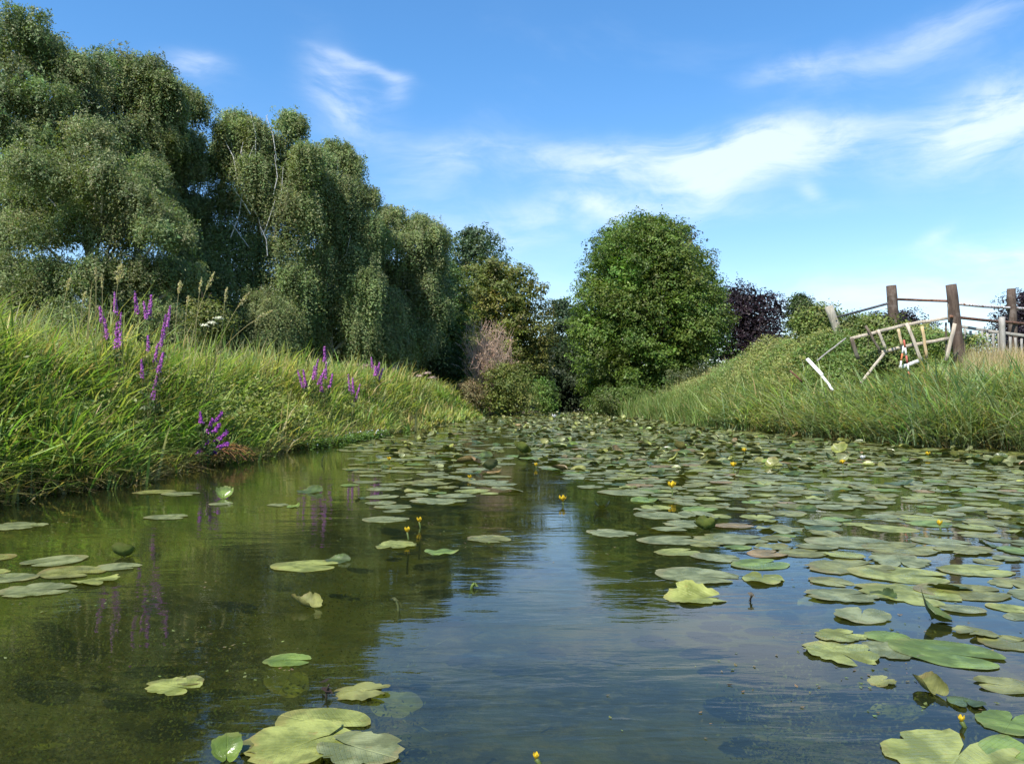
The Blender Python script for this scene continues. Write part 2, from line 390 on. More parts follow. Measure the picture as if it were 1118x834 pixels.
def crown_frame(rows, d):
    rows = sorted(rows, key=lambda r: -r[0])
    z = np.array([EYE + (HY - r[0]) / F * d for r in rows]); xc = np.array([((r[1] + r[2]) / 2 - CX) / F * d for r in rows])
    hw = np.array([(r[2] - r[1]) / 2 / F * d for r in rows])
    return z, xc, hw
def lobes_of(rows, d, K, r0, depthk=1.0, relief=.90):
    z, xc, hw = crown_frame(rows, d)
    zz = np.linspace(z[0], z[-1], 300); h = np.interp(zz, z, hw); p = (h + .25) / (h + .25).sum()
    # stratified in height, golden angle round the axis, so that the crown has no bald side
    cdf = np.cumsum(p); Z = np.interp((np.arange(K) + rng.uniform(0, 1, K)) / K, cdf, zz)
    az = np.arange(K) * 2.39996 + rng.normal(0, .35, K)
    H = np.interp(Z, z, hw); X0 = np.interp(Z, z, xc)
    r = np.minimum(r0 * rng.uniform(.55, 1.35, K), np.maximum(H * .62, .45))
    rad = np.maximum(H * rng.uniform(relief, 1.07, K) - r * .85, 0) * np.where(rng.uniform(size=K) < .82, 1, rng.uniform(.2, .8, K))
    c = np.stack([X0 + np.cos(az) * rad, d + np.sin(az) * rad * depthk, Z], -1)
    zmin = z[0] + r * .5; c[:, 2] = np.clip(c[:, 2], zmin, z[-1] - r * .55)
    return c, r, (z, xc, hw)

def boughs_of(rows, d, B, per, r0, depthk=1.0):
    """arching, drooping boughs: every bough is a cascade of small lobes"""
    z, xc, hw = crown_frame(rows, d); zz = np.linspace(z[0] + .12 * (z[-1] - z[0]), z[-1], 300); h = np.interp(zz, z, hw); p = (h + .5) / (h + .5).sum()
    Z = np.interp((np.arange(B) + rng.uniform(.1, .9, B)) / B, np.cumsum(p), zz); az = np.arange(B) * 2.39996 + rng.normal(0, .4, B)
    C, Rr = [], []
    for j in range(B):
        H = float(np.interp(Z[j], z, hw)) * rng.uniform(.70, 1.22); X0 = float(np.interp(Z[j], z, xc)); s = r0 * rng.uniform(.85, 1.7)
        rise = rng.uniform(.1, .7) * s; drop = rng.uniform(.8, 2.2) * s; top = (Z[j] - z[0]) / (z[-1] - z[0])
        for f in np.linspace(.30 if H > 1.2 else .1, 1.0, per):
            a = az[j] + rng.normal() * .16; rad = max(H - .45 * s, .05) * f
            c = np.array([X0 + math.cos(a) * rad, d + math.sin(a) * rad * depthk, Z[j] - .35 * s + rise * math.sin(f * 2.6) - drop * max(0, f - .5) ** 1.5 * 1.8 + rng.normal() * .12 * s])
            c[2] = max(c[2], z[0] + .4); C.append(c); Rr.append(s * rng.uniform(.45, .75) * (1.05 - .35 * f))
    return np.array(C), np.array(Rr), (z, xc, hw)

def boughs_listed(listed, rows, d, zlo, spread, extra):
    """boughs at listed places of the crown, layered in depth, plus more round the back"""
    z, xc, hw = crown_frame(rows, d); C, Rr = [], []
    L_ = [(at(px, py - 6, d), rp / F * d, True) for px, py, rp in listed]
    H = float(hw.max())
    for j in range(extra):
        q = L_[rng.integers(0, len(listed))]; L_.append((q[0] + np.array([rng.normal() * .22, 0, -abs(rng.normal()) * .4]), q[1] * rng.uniform(.8, 1.2), False))
    for c, R_, front in L_:
        dx = abs(c[0] - np.interp(c[2], z, xc)) / max(H, .5); reach = H * math.sqrt(max(0, 1 - min(dx, 1) ** 2)) * spread
        c = c.copy(); c[1] += (-rng.uniform(.25, 1.0) if front else rng.uniform(.1, 1.0)) * reach
        R_ *= c[1] / d
        if front: c = np.array([c[0] * c[1] / d, c[1], EYE + (c[2] - EYE) * c[1] / d])
        n = 9; a0 = rng.uniform(0, 6.28)
        C.append(c + np.array([0, 0, .10 * R_])); Rr.append(R_ * .46)
        for k in range(n):
            a = a0 + k * 2.4 + rng.normal() * .3; u = rng.uniform(.35, 1.15)
            C.append(c + np.array([math.cos(a) * u, math.sin(a) * u, rng.uniform(-.75, .55 - .35 * u)]) * R_); Rr.append(R_ * rng.uniform(.22, .50))
    C = np.array(C); C[:, 2] = np.maximum(C[:, 2], zlo); return C, np.array(Rr), (z, xc, hw)

def trunk_mesh(x, y, ztop, r, lobes, nl, seed=0, lean=0.0, white=False, top=None):
    b = Buf(); z0 = float(ground(x, y)) - .15; H = ztop - z0
    tx, ty = (top if top is not None else (x + lean, y))
    f = np.linspace(0, 1, 12)
    wob = .012 * H
    P = np.stack([x + (tx - x) * f ** 1.3 + wob * np.sin(f * 5 + seed) * f, y + (ty - y) * f + wob * np.cos(f * 4 + seed) * f, z0 + H * f], -1)
    tube(b, P, r * (1 - .86 * f) * (1 + .5 * np.exp(-f * 14)), 8)
    if len(lobes):
        idx = rng.permutation(len(lobes))[:nl]
        for k in idx:
            c = lobes[k]; hz = math.hypot(c[0] - x, c[1] - y)
            zs = np.clip(c[2] - .75 * hz - .3, z0 + .18 * H, z0 + .9 * H); fs = (zs - z0) / H
            s = np.array([np.interp(fs, f, P[:, i]) for i in range(3)])
            g = np.linspace(0, 1, 6)[:, None]
            mid = s + (c - s) * np.array([.45, .45, .62]) + rng.normal(size=3) * .12 * hz / 2
            Q = (1 - g) ** 2 * s + 2 * g * (1 - g) * mid + g ** 2 * c
            rr = r * (1 - .86 * fs) * .42
            tube(b, Q, rr * (1 - .8 * g[:, 0]) + .008, 5, cap=False)
            for _ in range(3):                                   # twigs fanning from the limb's outer half
                u = rng.uniform(.45, 1); q = Q[min(5, int(u * 5))]
                e = q + rdir(1)[0] * rng.uniform(.4, 1.0) * (.5 + hz * .15) + np.array([0, 0, .25])
                tube(b, [q, (q + e) / 2 + rng.normal(size=3) * .06, e], [rr * .35, rr * .22, .006], 4, cap=False)
    return b

def broadleaf(label, cat, rows, d, C, K=70, r0=1.0, clumps=22, per=16, leaf=.16, trunk_r=.22, nl=26, name='tree', depthk=1.0, base=None, group=None, fill=.42, spread=.24, spiky=0):
    c, r, (z, xc, hw) = lobes_of(rows, d, K, r0, depthk)
    x0 = base if base is not None else xc[0]
    root = empty(name, (x0, d, float(ground(x0, d))), label=label, cat=cat, group=group)
    o = np.array(root.location)
    b = Buf()
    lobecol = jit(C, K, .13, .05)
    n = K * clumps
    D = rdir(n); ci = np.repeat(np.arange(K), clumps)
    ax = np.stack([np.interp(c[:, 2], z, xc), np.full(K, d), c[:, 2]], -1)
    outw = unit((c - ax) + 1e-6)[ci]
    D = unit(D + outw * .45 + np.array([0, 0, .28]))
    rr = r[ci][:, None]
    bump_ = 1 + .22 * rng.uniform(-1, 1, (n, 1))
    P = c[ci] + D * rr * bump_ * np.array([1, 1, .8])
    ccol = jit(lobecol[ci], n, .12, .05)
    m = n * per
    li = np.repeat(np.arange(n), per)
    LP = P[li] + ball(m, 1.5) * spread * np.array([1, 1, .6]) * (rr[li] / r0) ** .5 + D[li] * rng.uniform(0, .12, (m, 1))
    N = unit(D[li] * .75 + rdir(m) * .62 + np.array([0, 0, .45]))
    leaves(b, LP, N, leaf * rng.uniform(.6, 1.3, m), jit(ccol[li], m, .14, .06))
    mf = int(m * fill)                                           # leaves deeper inside the crown
    if mf:
        k = rng.integers(0, K, mf); LP = c[k] + ball(mf, .85) * r[k][:, None] + (ax[k] - c[k]) * rng.uniform(0, .6, (mf, 1))
        leaves(b, LP, rdir(mf), leaf * 1.7 * rng.uniform(.7, 1.3, mf), jit(lobecol[k], mf, .12, .05))
    if spiky:                                                     # sprays that stick out of the outline
        k = rng.integers(0, n, spiky); L = rng.uniform(.3, .75, spiky)
        for j in range(7):
            Ps = P[k] + D[k] * (L * j / 6)[:, None] + np.array([0, 0, .25]) * (L * j / 6)[:, None] + rng.normal(size=(spiky, 3)) * .05
            leaves(b, Ps, rdir(spiky), leaf * .8, jit(ccol[k], spiky, .12, .05))
    obj('crown', b.mesh('crown', origin=o), M_leaf, root)
    tb = trunk_mesh(x0, d, z[-1] - .12 * (z[-1] - z[0]), trunk_r, c, nl, seed=x0, top=(xc[-2], d))
    obj('trunk', tb.mesh('trunk', True, o), M_bark, root)
    return root

def weeping(label, cat, rows, d, C, K=45, r0=1.4, strands=85, per=20, leaf=.085, L=(.7, 1.9), trunk_r=.2, nl=30, base=None, white=True, droop=1.0, name='birch_tree', group=None, depthk=.9, fill=7000, limbvis=0, listed=None, tassel=1.0):
    B_ = max(7, int(K * .40)); c, r, (z, xc, hw) = boughs_of(rows, d, B_, 5, r0 * 1.15, depthk); K = len(c); strands = int(strands * .52); r0 = r0 * .62
    if listed is not None:
        c, r, (z, xc, hw) = boughs_listed(listed, rows, d, z[0] + .3, depthk, int(len(listed) * .6)); K = len(c); strands = 32; r0 = float(np.median(r))
    x0 = base if base is not None else xc[0]
    root = empty(name, (x0, d, float(ground(x0, d))), label=label, cat=cat, group=group)
    o = np.array(root.location); b = Buf()
    lobecol = jit(C, K, .12, .04)
    strands = int(strands * 1.3); n = K * strands; ci = np.repeat(np.arange(K), strands)
    D = rdir(n); D[:, 2] = np.abs(D[:, 2]) * 1.1 + .02 - .25 * (rng.uniform(size=n) < .3); D[:, 1] -= .25; D = unit(D)
    S = c[ci] + D * (r[ci] * rng.uniform(.72, 1.08, n))[:, None] * np.array([1, 1, .75])
    S += D * (r[ci] * np.where(rng.uniform(size=n) < .16, rng.uniform(.1, .95, n), 0))[:, None] * np.array([.7, .7, 1.0])
    # gather strands into tassels
    g = rng.integers(0, max(n // 7, 1), n); gx = rng.normal(size=(n // 7 + 1, 3)) * .12
    S = S + gx[g]
    Ln = rng.uniform(L[0], L[1], n) * np.clip(r[ci] / r0, .6, 1.4) * .85 * (tassel if listed is not None else 1.0) * (.55 + .9 * rng.uniform(size=n) ** 2)
    Ln = np.minimum(Ln, np.maximum(S[:, 2] - (z[0] - .2), .2))
    out = D.copy(); out[:, 2] = 0
    m = n * per; t = np.tile((np.arange(per) + .5) / per, n) + rng.uniform(-.02, .02, m); si = np.repeat(np.arange(n), per)
    wv = rng.uniform(0, 6.3, n)[si]
    P = S[si] + out[si] * (np.sin(np.clip(t, 0, 1) * 1.6)[:, None] * .30 * (r[si // strands] / r0)[:, None]) 
    P[:, 2] -= (Ln[si] * (t ** (1.25 if droop >= 1 else 1.6)) * droop - .10 * np.sin(t * 3.1))
    P[:, 0] += .05 * np.sin(wv + t * 3); P += rng.normal(size=P.shape) * .05
    N = unit(out[si] * .9 + rdir(m) * .62 + np.array([0, 0, .40]))
    cc = jit(lobecol[ci], n, .13, .05)
    leaves(b, P, N, leaf * 1.12 * rng.uniform(.65, 1.3, m), jit(cc[si], m, .16, .06), .62, tri=True)
    fill = int(fill * 1.7); k = rng.integers(0, K, fill); ax = np.stack([np.interp(c[:, 2], z, xc), np.full(K, d), c[:, 2]], -1)
    LP = c[k] + ball(fill, .8) * r[k][:, None] + (ax[k] - c[k]) * rng.uniform(-.1, .7, (fill, 1))
    leaves(b, LP, unit(rdir(fill) + np.array([0, -.2, .3])), .15 * rng.uniform(.6, 1.3, fill), jit(lobecol[k], fill, .12, .05))
    obj('crown', b.mesh('crown', origin=o), M_leaf, root)
    cc = c.copy()
    tb = trunk_mesh(x0, d, z[-1] - .06 * (z[-1] - z[0]), trunk_r, cc, nl, seed=x0 * 3, top=(xc[-2], d))
    if limbvis:                                                   # white limbs showing on the near side
        for _ in range(limbvis):
            f0 = rng.uniform(.35, .8); zz = z[0] + f0 * (z[-1] - z[0]); xx = np.interp(zz, z, xc); hh = np.interp(zz, z, hw)
            s = np.array([xx + rng.uniform(-.3, .3) * hh, d - hh * rng.uniform(.62, .92) * depthk, zz]); e = s + np.array([rng.uniform(-.7, .7), -.25, rng.uniform(.9, 1.9)])
            tube(tb, [s, (s + e) / 2 + rng.normal(size=3) * .1, e], [.026, .020, .008], 5, cap=False)
    obj('trunk', tb.mesh('trunk', True, o), M_birch if white else M_bark, root)
    return root

# ------------------------------------------------------------------ trees
BG = (.170, .208, .076); BG2 = (.155, .194, .074)
GL = 'weeping birches on the left bank'
weeping('tallest dense birch at the far left, cut by the picture edge', 'birch', [(12, -10, 48), (40, -60, 92), (90, -90, 120), (160, -110, 118), (240, -120, 120), (310, -120, 112), (365, -100, 90)], 27, BG2, K=80, r0=1.15, strands=80, L=(.5, 1.3), leaf=.085, base=-17.5, listed=[(20,30,24),(-20,45,30),(55,60,22),(85,75,20),(10,90,28),(45,110,28),(-30,110,34),(20,150,30),(85,112,22),(-20,190,36),(30,205,28),(0,250,32),(-50,260,36),(20,300,32),(-40,330,36),(60,150,24),(-70,180,36)], tassel=1.0, group=GL, fill=9000, limbvis=2)
weeping('rounded birch rising right behind the tallest one, with a bulge to the right', 'birch', [(50, 122, 165), (72, 100, 192), (110, 92, 196), (150, 84, 200), (210, 78, 206), (290, 82, 205), (370, 85, 200)], 30, BG, K=52, r0=1.05, strands=80, L=(.5, 1.5), leaf=.088, base=-14.0, listed=[(130,66,22),(158,72,19),(178,94,14),(118,98,20),(150,108,22),(186,118,12),(138,145,24),(108,140,20),(172,152,18),(150,185,24),(165,120,16),(128,180,22),(150,225,24)], tassel=1.0, group=GL, fill=7000, limbvis=3)
weeping('slim birch at the right edge of the dense left group', 'birch', [(136, 178, 205), (160, 160, 220), (200, 150, 228), (260, 150, 238), (320, 150, 242), (372, 155, 235)], 32, BG2, K=34, r0=.95, strands=80, L=(.6, 1.5), leaf=.09, base=-13.2, listed=[(186,148,15),(202,158,14),(207,182,12),(188,185,17),(176,215,20),(207,225,14),(195,262,20),(212,288,15),(182,305,20),(212,330,17),(200,350,18)], tassel=1.0, group=GL, fill=5000)
weeping('low broad birch with rounded boughs in front of the dense left group', 'birch', [(150, 45, 100), (190, 15, 140), (240, -10, 185), (300, -30, 205), (345, -30, 215), (378, -10, 205)], 24, BG, K=60, r0=.95, strands=85, L=(.4, 1.1), leaf=.075, base=-12.2, listed=[(100,150,24),(62,185,26),(30,180,26),(112,188,28),(150,218,24),(90,235,27),(40,250,28),(122,252,26),(176,250,22),(108,298,28),(160,298,25),(60,306,29),(10,318,28),(195,300,18),(132,342,26),(180,350,22),(72,352,26),(20,358,26),(-20,300,30)], tassel=1.0, group=GL, fill=6000, droop=.9)
weeping('tall weeping birch with white limbs showing through hanging tassels', 'birch', [(120, 246, 322), (142, 230, 342), (175, 226, 362), (220, 222, 370), (280, 215, 372), (330, 220, 370), (388, 226, 360)], 34, (.190, .235, .086), K=64, r0=1.05, strands=82, per=24, L=(1.1, 3.0), leaf=.09, base=-11.2, listed=[(247,147,12),(259,133,12),(278,142,14),(318,134,10),(300,160,16),(249,175,16),(270,184,19),(312,190,18),(334,170,11),(245,218,18),(280,222,21),(322,222,19),(232,256,18),(264,268,20),(302,266,20),(244,306,20),(286,314,21),(268,346,20),(320,300,18),(350,200,14),(308,345,18)], tassel=0.95, group=GL, fill=4500, limbvis=24)
weeping('weeping birch just right of the white-limbed one, ending in long curtains', 'birch', [(160, 348, 382), (185, 325, 396), (215, 318, 405), (250, 314, 410), (300, 312, 412), (345, 314, 410), (395, 320, 400)], 35.5, (.182, .228, .084), K=44, r0=.95, strands=82, per=24, L=(1.0, 2.8), leaf=.092, base=-8.2, listed=[(365,168,13),(351,178,11),(383,180,11),(344,202,16),(376,206,16),(396,216,10),(340,240,19),(374,244,19),(399,248,12),(350,284,19),(386,284,16),(344,326,19),(380,330,18),(330,348,19),(398,310,14),(392,355,16)], tassel=0.95, group=GL, fill=4000, limbvis=7)
weeping('bushy willow-like birch beside the dark lime tree, lower than its neighbours', 'birch', [(228, 408, 458), (246, 392, 480), (285, 385, 488), (330, 385, 486), (370, 392, 478), (404, 398, 465)], 40, (.175, .215, .084), K=46, r0=1.05, strands=80, per=20, L=(.6, 1.6), leaf=.105, base=-5.9, listed=[(425,238,14),(456,247,13),(474,258,10),(408,256,14),(440,264,17),(471,282,13),(403,290,16),(436,300,19),(466,312,16),(408,334,18),(446,340,19),(420,368,18),(458,368,17),(478,335,12)], tassel=1.0, group=GL, fill=5000)
weeping('small drooping young birch at the edge of the meadow', 'birch', [(320, 268, 298), (332, 258, 318), (352, 254, 326), (385, 258, 318)], 31, BG, K=14, r0=.75, strands=85, L=(.4, .9), leaf=.08, base=-9.6, trunk_r=.07, nl=8, group=GL, fill=1500)
weeping('small rounded drooping birch under the willow-like one', 'birch', [(322, 404, 432), (335, 396, 446), (360, 394, 450), (394, 400, 444)], 37, BG, K=14, r0=.8, strands=85, L=(.4, .9), leaf=.095, base=-6.0, trunk_r=.07, nl=8, group=GL, fill=1500)

broadleaf('added dark tree standing for the shade behind the dense left group and the white-limbed birch', 'tree', [(268, 190, 240), (290, 175, 262), (330, 160, 285), (400, 165, 290)], 44, (.050, .070, .026), K=50, r0=1.2)  # added backdrop tree; its dark leaf colour stands in for shade between birches
broadleaf('added dark tree standing for the shade behind the weeping birch with the long curtains', 'tree', [(270, 330, 390), (300, 310, 420), (350, 300, 425), (408, 300, 430)], 46, (.050, .070, .026), K=50, r0=1.2)  # second added tree, coloured dark to supply shade behind the hanging curtains
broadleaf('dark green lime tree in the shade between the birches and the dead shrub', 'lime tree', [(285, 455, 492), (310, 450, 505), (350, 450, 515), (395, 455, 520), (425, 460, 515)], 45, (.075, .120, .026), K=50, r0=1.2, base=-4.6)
broadleaf('tall bluish-green poplar in the far distance behind the yellowish tree', 'poplar', [(251, 500, 534), (265, 486, 548), (290, 482, 556), (330, 480, 560), (380, 482, 560), (425, 490, 550)], 78, (.080, .125, .058), K=60, r0=1.9, leaf=.22, spread=.36, clumps=22, name='poplar_tree')
broadleaf('yellowish-green round maple left of the river bend', 'maple', [(288, 520, 550), (300, 505, 585), (325, 500, 600), (360, 500, 606), (400, 506, 604), (435, 515, 598)], 58, (.150, .165, .040), K=80, r0=1.1, leaf=.17, base=.4, name='maple_tree')
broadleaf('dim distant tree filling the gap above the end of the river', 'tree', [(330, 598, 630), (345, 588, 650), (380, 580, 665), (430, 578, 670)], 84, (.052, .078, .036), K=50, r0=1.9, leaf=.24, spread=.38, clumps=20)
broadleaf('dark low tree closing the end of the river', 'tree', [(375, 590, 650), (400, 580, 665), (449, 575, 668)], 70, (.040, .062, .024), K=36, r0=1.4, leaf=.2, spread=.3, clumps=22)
broadleaf('great dense lime tree whose branches hang down to the water in mid-river view', 'lime tree', [(238, 694, 722), (255, 664, 752), (285, 644, 776), (320, 632, 788), (360, 626, 796), (395, 630, 790), (425, 634, 776), (451, 634, 748)], 48, (.105, .160, .028), K=175, r0=1.0, clumps=30, per=16, leaf=.15, base=8.3, trunk_r=.3, nl=40, name='lime_tree', spiky=260)
broadleaf('lighter poplar showing behind the top left of the great lime tree', 'poplar', [(250, 655, 690), (268, 640, 712), (310, 634, 720), (380, 636, 720)], 60, (.070, .105, .045), K=44, r0=1.3, leaf=.17, name='poplar_tree')
broadleaf('brownish-topped tree showing behind the upper right of the great lime tree', 'tree', [(250, 722, 758), (262, 700, 774), (300, 696, 784), (390, 700, 788)], 58, (.090, .088, .030), K=46, r0=1.3, leaf=.17)
PU = (.030, .020, .026)
broadleaf('purple-leaved plum tree beyond the right embankment, next to the great lime tree', 'plum tree', [(316, 782, 812), (325, 776, 846), (345, 772, 862), (400, 772, 866)], 54, PU, K=44, r0=1.0, leaf=.15, name='plum_tree', clumps=20, spiky=160)
broadleaf('small rounded green tree on the embankment beside the purple plum', 'tree', [(323, 868, 880), (335, 862, 888), (360, 860, 890)], 45, (.070, .100, .030), K=16, r0=.7, leaf=.12, trunk_r=.1, nl=8)
broadleaf('purple-leaved tree seen low between the railing posts', 'plum tree', [(344, 965, 985), (352, 950, 1006), (375, 945, 1024), (400, 945, 1026)], 34, PU, K=30, r0=.7, leaf=.11, name='plum_tree', spread=.18)
broadleaf('purple-leaved tree behind the railing at the right edge', 'plum tree', [(322, 1110, 1150), (335, 1095, 1170), (360, 1088, 1180), (400, 1085, 1180)], 34, PU, K=36, r0=.9, leaf=.11, name='plum_tree', spread=.2)

def twiggy(label, rows, d, base, N=260, leafC=(.42, .27, .18)):
    z, xc, hw = crown_frame(rows, d); z0 = float(ground(base, d))
    root = empty('dead_shrub', (base, d, z0), label=label, cat='shrub'); o = np.array(root.location); b = Buf()
    lf = Buf()
    for i in range(N):
        a = rng.uniform(0, 6.283); u = rng.uniform(.25, 1); zt = z[0] + (z[-1] - z[0]) * rng.uniform(.3, 1) ** .8
        H = np.interp(zt, z, hw); e = np.array([np.interp(zt, z, xc) + math.cos(a) * H * u, d + math.sin(a) * H * u, zt])
        s = np.array([base + rng.normal() * .12, d + rng.normal() * .12, z0]); mid = (s + e) / 2 + np.array([0, 0, .2]) * H - (e - s) * np.array([.15, .15, 0])
        g = np.linspace(0, 1, 6)[:, None]; Q = (1 - g) ** 2 * s + 2 * g * (1 - g) * mid + g ** 2 * e
        tube(b, Q, .022 * (1 - .8 * g[:, 0]), 4, cap=False)
        for _ in range(5):
            q = Q[rng.integers(2, 6)]; ee = q + rdir(1)[0] * .45 + np.array([0, 0, .3]); tube(b, [q, (q + ee) / 2, ee], [.010, .008, .004], 3, cap=False)
            k = rng.integers(1, 4); leaves(lf, q + (ee - q) * rng.uniform(0, 1, (k, 1)) + rng.normal(size=(k, 3)) * .06, rdir(k), .085, jit(leafC, k, .2, .08))
    obj('branches', b.mesh('branches', origin=o), M_twig, root); obj('withered_leaves', lf.mesh('withered_leaves', origin=o), M_leaf, root)
def bush(label, rows, d, C, base=None, **k):
    return broadleaf(label, 'bush', rows, d, C, K=k.pop('K', 26), r0=k.pop('r0', .6), clumps=22, per=10, leaf=k.pop('leaf', .09), trunk_r=.05, nl=8, name='bush', base=base, spread=.15, **k)
for lb_, rw_, d_ in [('bramble bush at the top of the embankment left of the stub post', [(338, 888, 900), (346, 872, 915), (368, 868, 920)], 23),
        ('bramble bush between the stub post and the first rail', [(350, 925, 940), (357, 915, 955), (374, 912, 960)], 21.5), ('bramble bush behind the collapsed rails', [(352, 946, 962), (362, 938, 985), (388, 936, 990)], 19.5),
        ('low leafy bush by the foot of the collapsed fence', [(384, 955, 975), (394, 945, 1000), (412, 942, 1004)], 18.2)]:
    bush(lb_, rw_, d_, (.15, .19, .05), leaf=.075, r0=.34, K=24)
twiggy('leafless reddish-brown dead shrub at the water beside the maple', [(358, 512, 548), (378, 498, 566), (410, 496, 570), (440, 508, 556)], 41.5, -1.25)

bush('olive-green rounded bush at the foot of the dead shrub', [(398, 545, 560), (408, 530, 580), (430, 522, 592), (450, 525, 588)], 40.5, (.165, .195, .048), K=34)
bush('tawny low bush left of the olive one, on the left bank', [(418, 500, 518), (428, 488, 530), (446, 492, 535)], 40, (.22, .18, .085), K=22)
bush('small bright green bush right of the olive one at the waterline', [(416, 588, 600), (426, 580, 606), (448, 580, 606)], 44, (.13, .21, .045), K=16)
bush('grey-green sallow bush hanging over the water under the great lime tree', [(425, 650, 700), (435, 640, 740), (452, 640, 735)], 41.5, (.095, .135, .030), K=40)
bush('pale bramble bush at the right foot of the great lime tree', [(402, 750, 790), (412, 728, 815), (430, 722, 822), (442, 725, 815)], 36.5, (.090, .105, .040), K=36)
bush('dark bush under the willow-like birch behind the meadow', [(372, 455, 480), (385, 440, 500), (412, 440, 505)], 43, (.045, .075, .028), K=22)
bush('yellowish bush with pale flowers beneath the birches at the meadow edge', [(334, 216, 236), (344, 208, 250), (368, 208, 250)], 17, (.13, .15, .035), K=14, r0=.35, leaf=.06)

# far-off wood, one mass
def far_wood():
    b = Buf(); n = 60000
    x = rng.uniform(-120, 14, n); hh = 5.0 + 1.6 * snoise(x, 0 * x, .25) + .8 * snoise(x, 0 * x, 1.1, 2)
    y = 92 + 5 * snoise(x, 0 * x, .13, 4) + rng.uniform(0, 6, n); z = 1 + np.abs(hh) * rng.uniform(0, 1, n) ** .8
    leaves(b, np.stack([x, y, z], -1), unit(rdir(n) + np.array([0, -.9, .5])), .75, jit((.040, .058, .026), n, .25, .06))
    tag(obj('far_wood', b.mesh('far_wood'), M_leaf), 'far-off dark wood behind the birches', 'wood', kind='stuff')
far_wood()

# ------------------------------------------------------------------ grass and herbs
def blades(b, P, h, w, lean, bend, C, seg=4, tipC=None, twist=None):
    n = len(P); th = lean; L = np.stack([np.cos(th), np.sin(th), 0 * th], -1)
    ph = th + np.pi / 2 + (rng.normal(size=n) * .5 if twist is None else twist); W = np.stack([np.cos(ph), np.sin(ph), 0 * ph], -1)
    Vs, Cs = [], []
    tip = C if tipC is None else tipC
    for k in range(seg + 1):
        t = k / seg
        # an arc: it rises, bends over and its tip droops
        up = h * (t - bend * .55 * t ** 2.4); ou = h * (.12 * t + bend * .78 * t ** 1.9)
        c = P + L * ou[:, None]; c[:, 2] += up
        ww = w * (1 - t ** 2.2) * (.55 + .9 * min(t * 2.2, 1)) * .5 + .0004
        Vs.append(c - W * ww[:, None]); Vs.append(c + W * ww[:, None])
        cc = C * (1 - t) + tip * t; Cs.append(cc); Cs.append(cc)
    V = np.stack(Vs, 1).reshape(-1, 3); Cc = np.stack(Cs, 1).reshape(-1, 3)
    q = np.array([[2 * k, 2 * k + 1, 2 * k + 3, 2 * k + 2] for k in range(seg)])
    Q = (np.arange(n)[:, None, None] * (2 * seg + 2) + q[None]).reshape(-1, 4)
    b.add(V, Q, None, Cc)

def tufts(b, cx, cy, per, h, w, C, spread=.10, bend=(.15, .9), seg=4, dry=.12, side=None, hj=.25, lean_to=None, zoff=0.0):
    """tufts of blades: the blades of one tuft share height, lean and hue"""
    n = len(cx); i = np.repeat(np.arange(n), per); m = len(i)
    x = cx[i] + rng.normal(size=m) * spread; y = cy[i] + rng.normal(size=m) * spread
    z = ground(x, y) - .03 + zoff; z = np.maximum(z, -.12)
    H = np.broadcast_to(h, (n,)) * (1 + hj * rng.normal(size=n)); H = np.maximum(H[i] * rng.uniform(.55, 1.15, m), .08)
    base = rng.uniform(0, 6.283, n); a = base[i] + rng.normal(size=m) * 1.6
    if lean_to is not None: a = np.where(rng.uniform(size=m) < .28, lean_to + rng.normal(size=m) * .9, a)
    cc = jit(C, n, .14, .06) if np.ndim(C) == 1 else jit(C, n, .12, .05)
    cl = jit(cc[i], m, .15, .06)
    dr = rng.uniform(size=m) < dry; cl[dr] = jit((.30, .25, .12), int(dr.sum()), .2, .05)
    tp = cl * np.array([1.15, 1.1, .95])
    blades(b, np.stack([x, y, z], -1), H, np.broadcast_to(w, (m,)) * rng.uniform(.6, 1.3, m), a, rng.uniform(bend[0], bend[1], m), cl, seg, tp)

def samp_y(n, y0, y1, p=1.0):           # more of them close to the camera
    u = rng.uniform(size=n)
    return y0 * (y1 / y0) ** u if p == 1.0 else (y0 ** (1 - p) + u * (y1 ** (1 - p) - y0 ** (1 - p))) ** (1 / (1 - p))

GR = np.array([(.250, .325, .085), (.330, .365, .125), (.180, .262, .070), (.39, .38, .19), (.225, .315, .145)])
def patchcol(x, y, seed=0):
    a = snoise(x, y, .9, seed) ; b2 = snoise(x, y, 2.1, seed + 5)
    k = np.clip(((a + .7 * b2) * 1.6 + 2.2), 0, 3.999).astype(int); return GR[k]

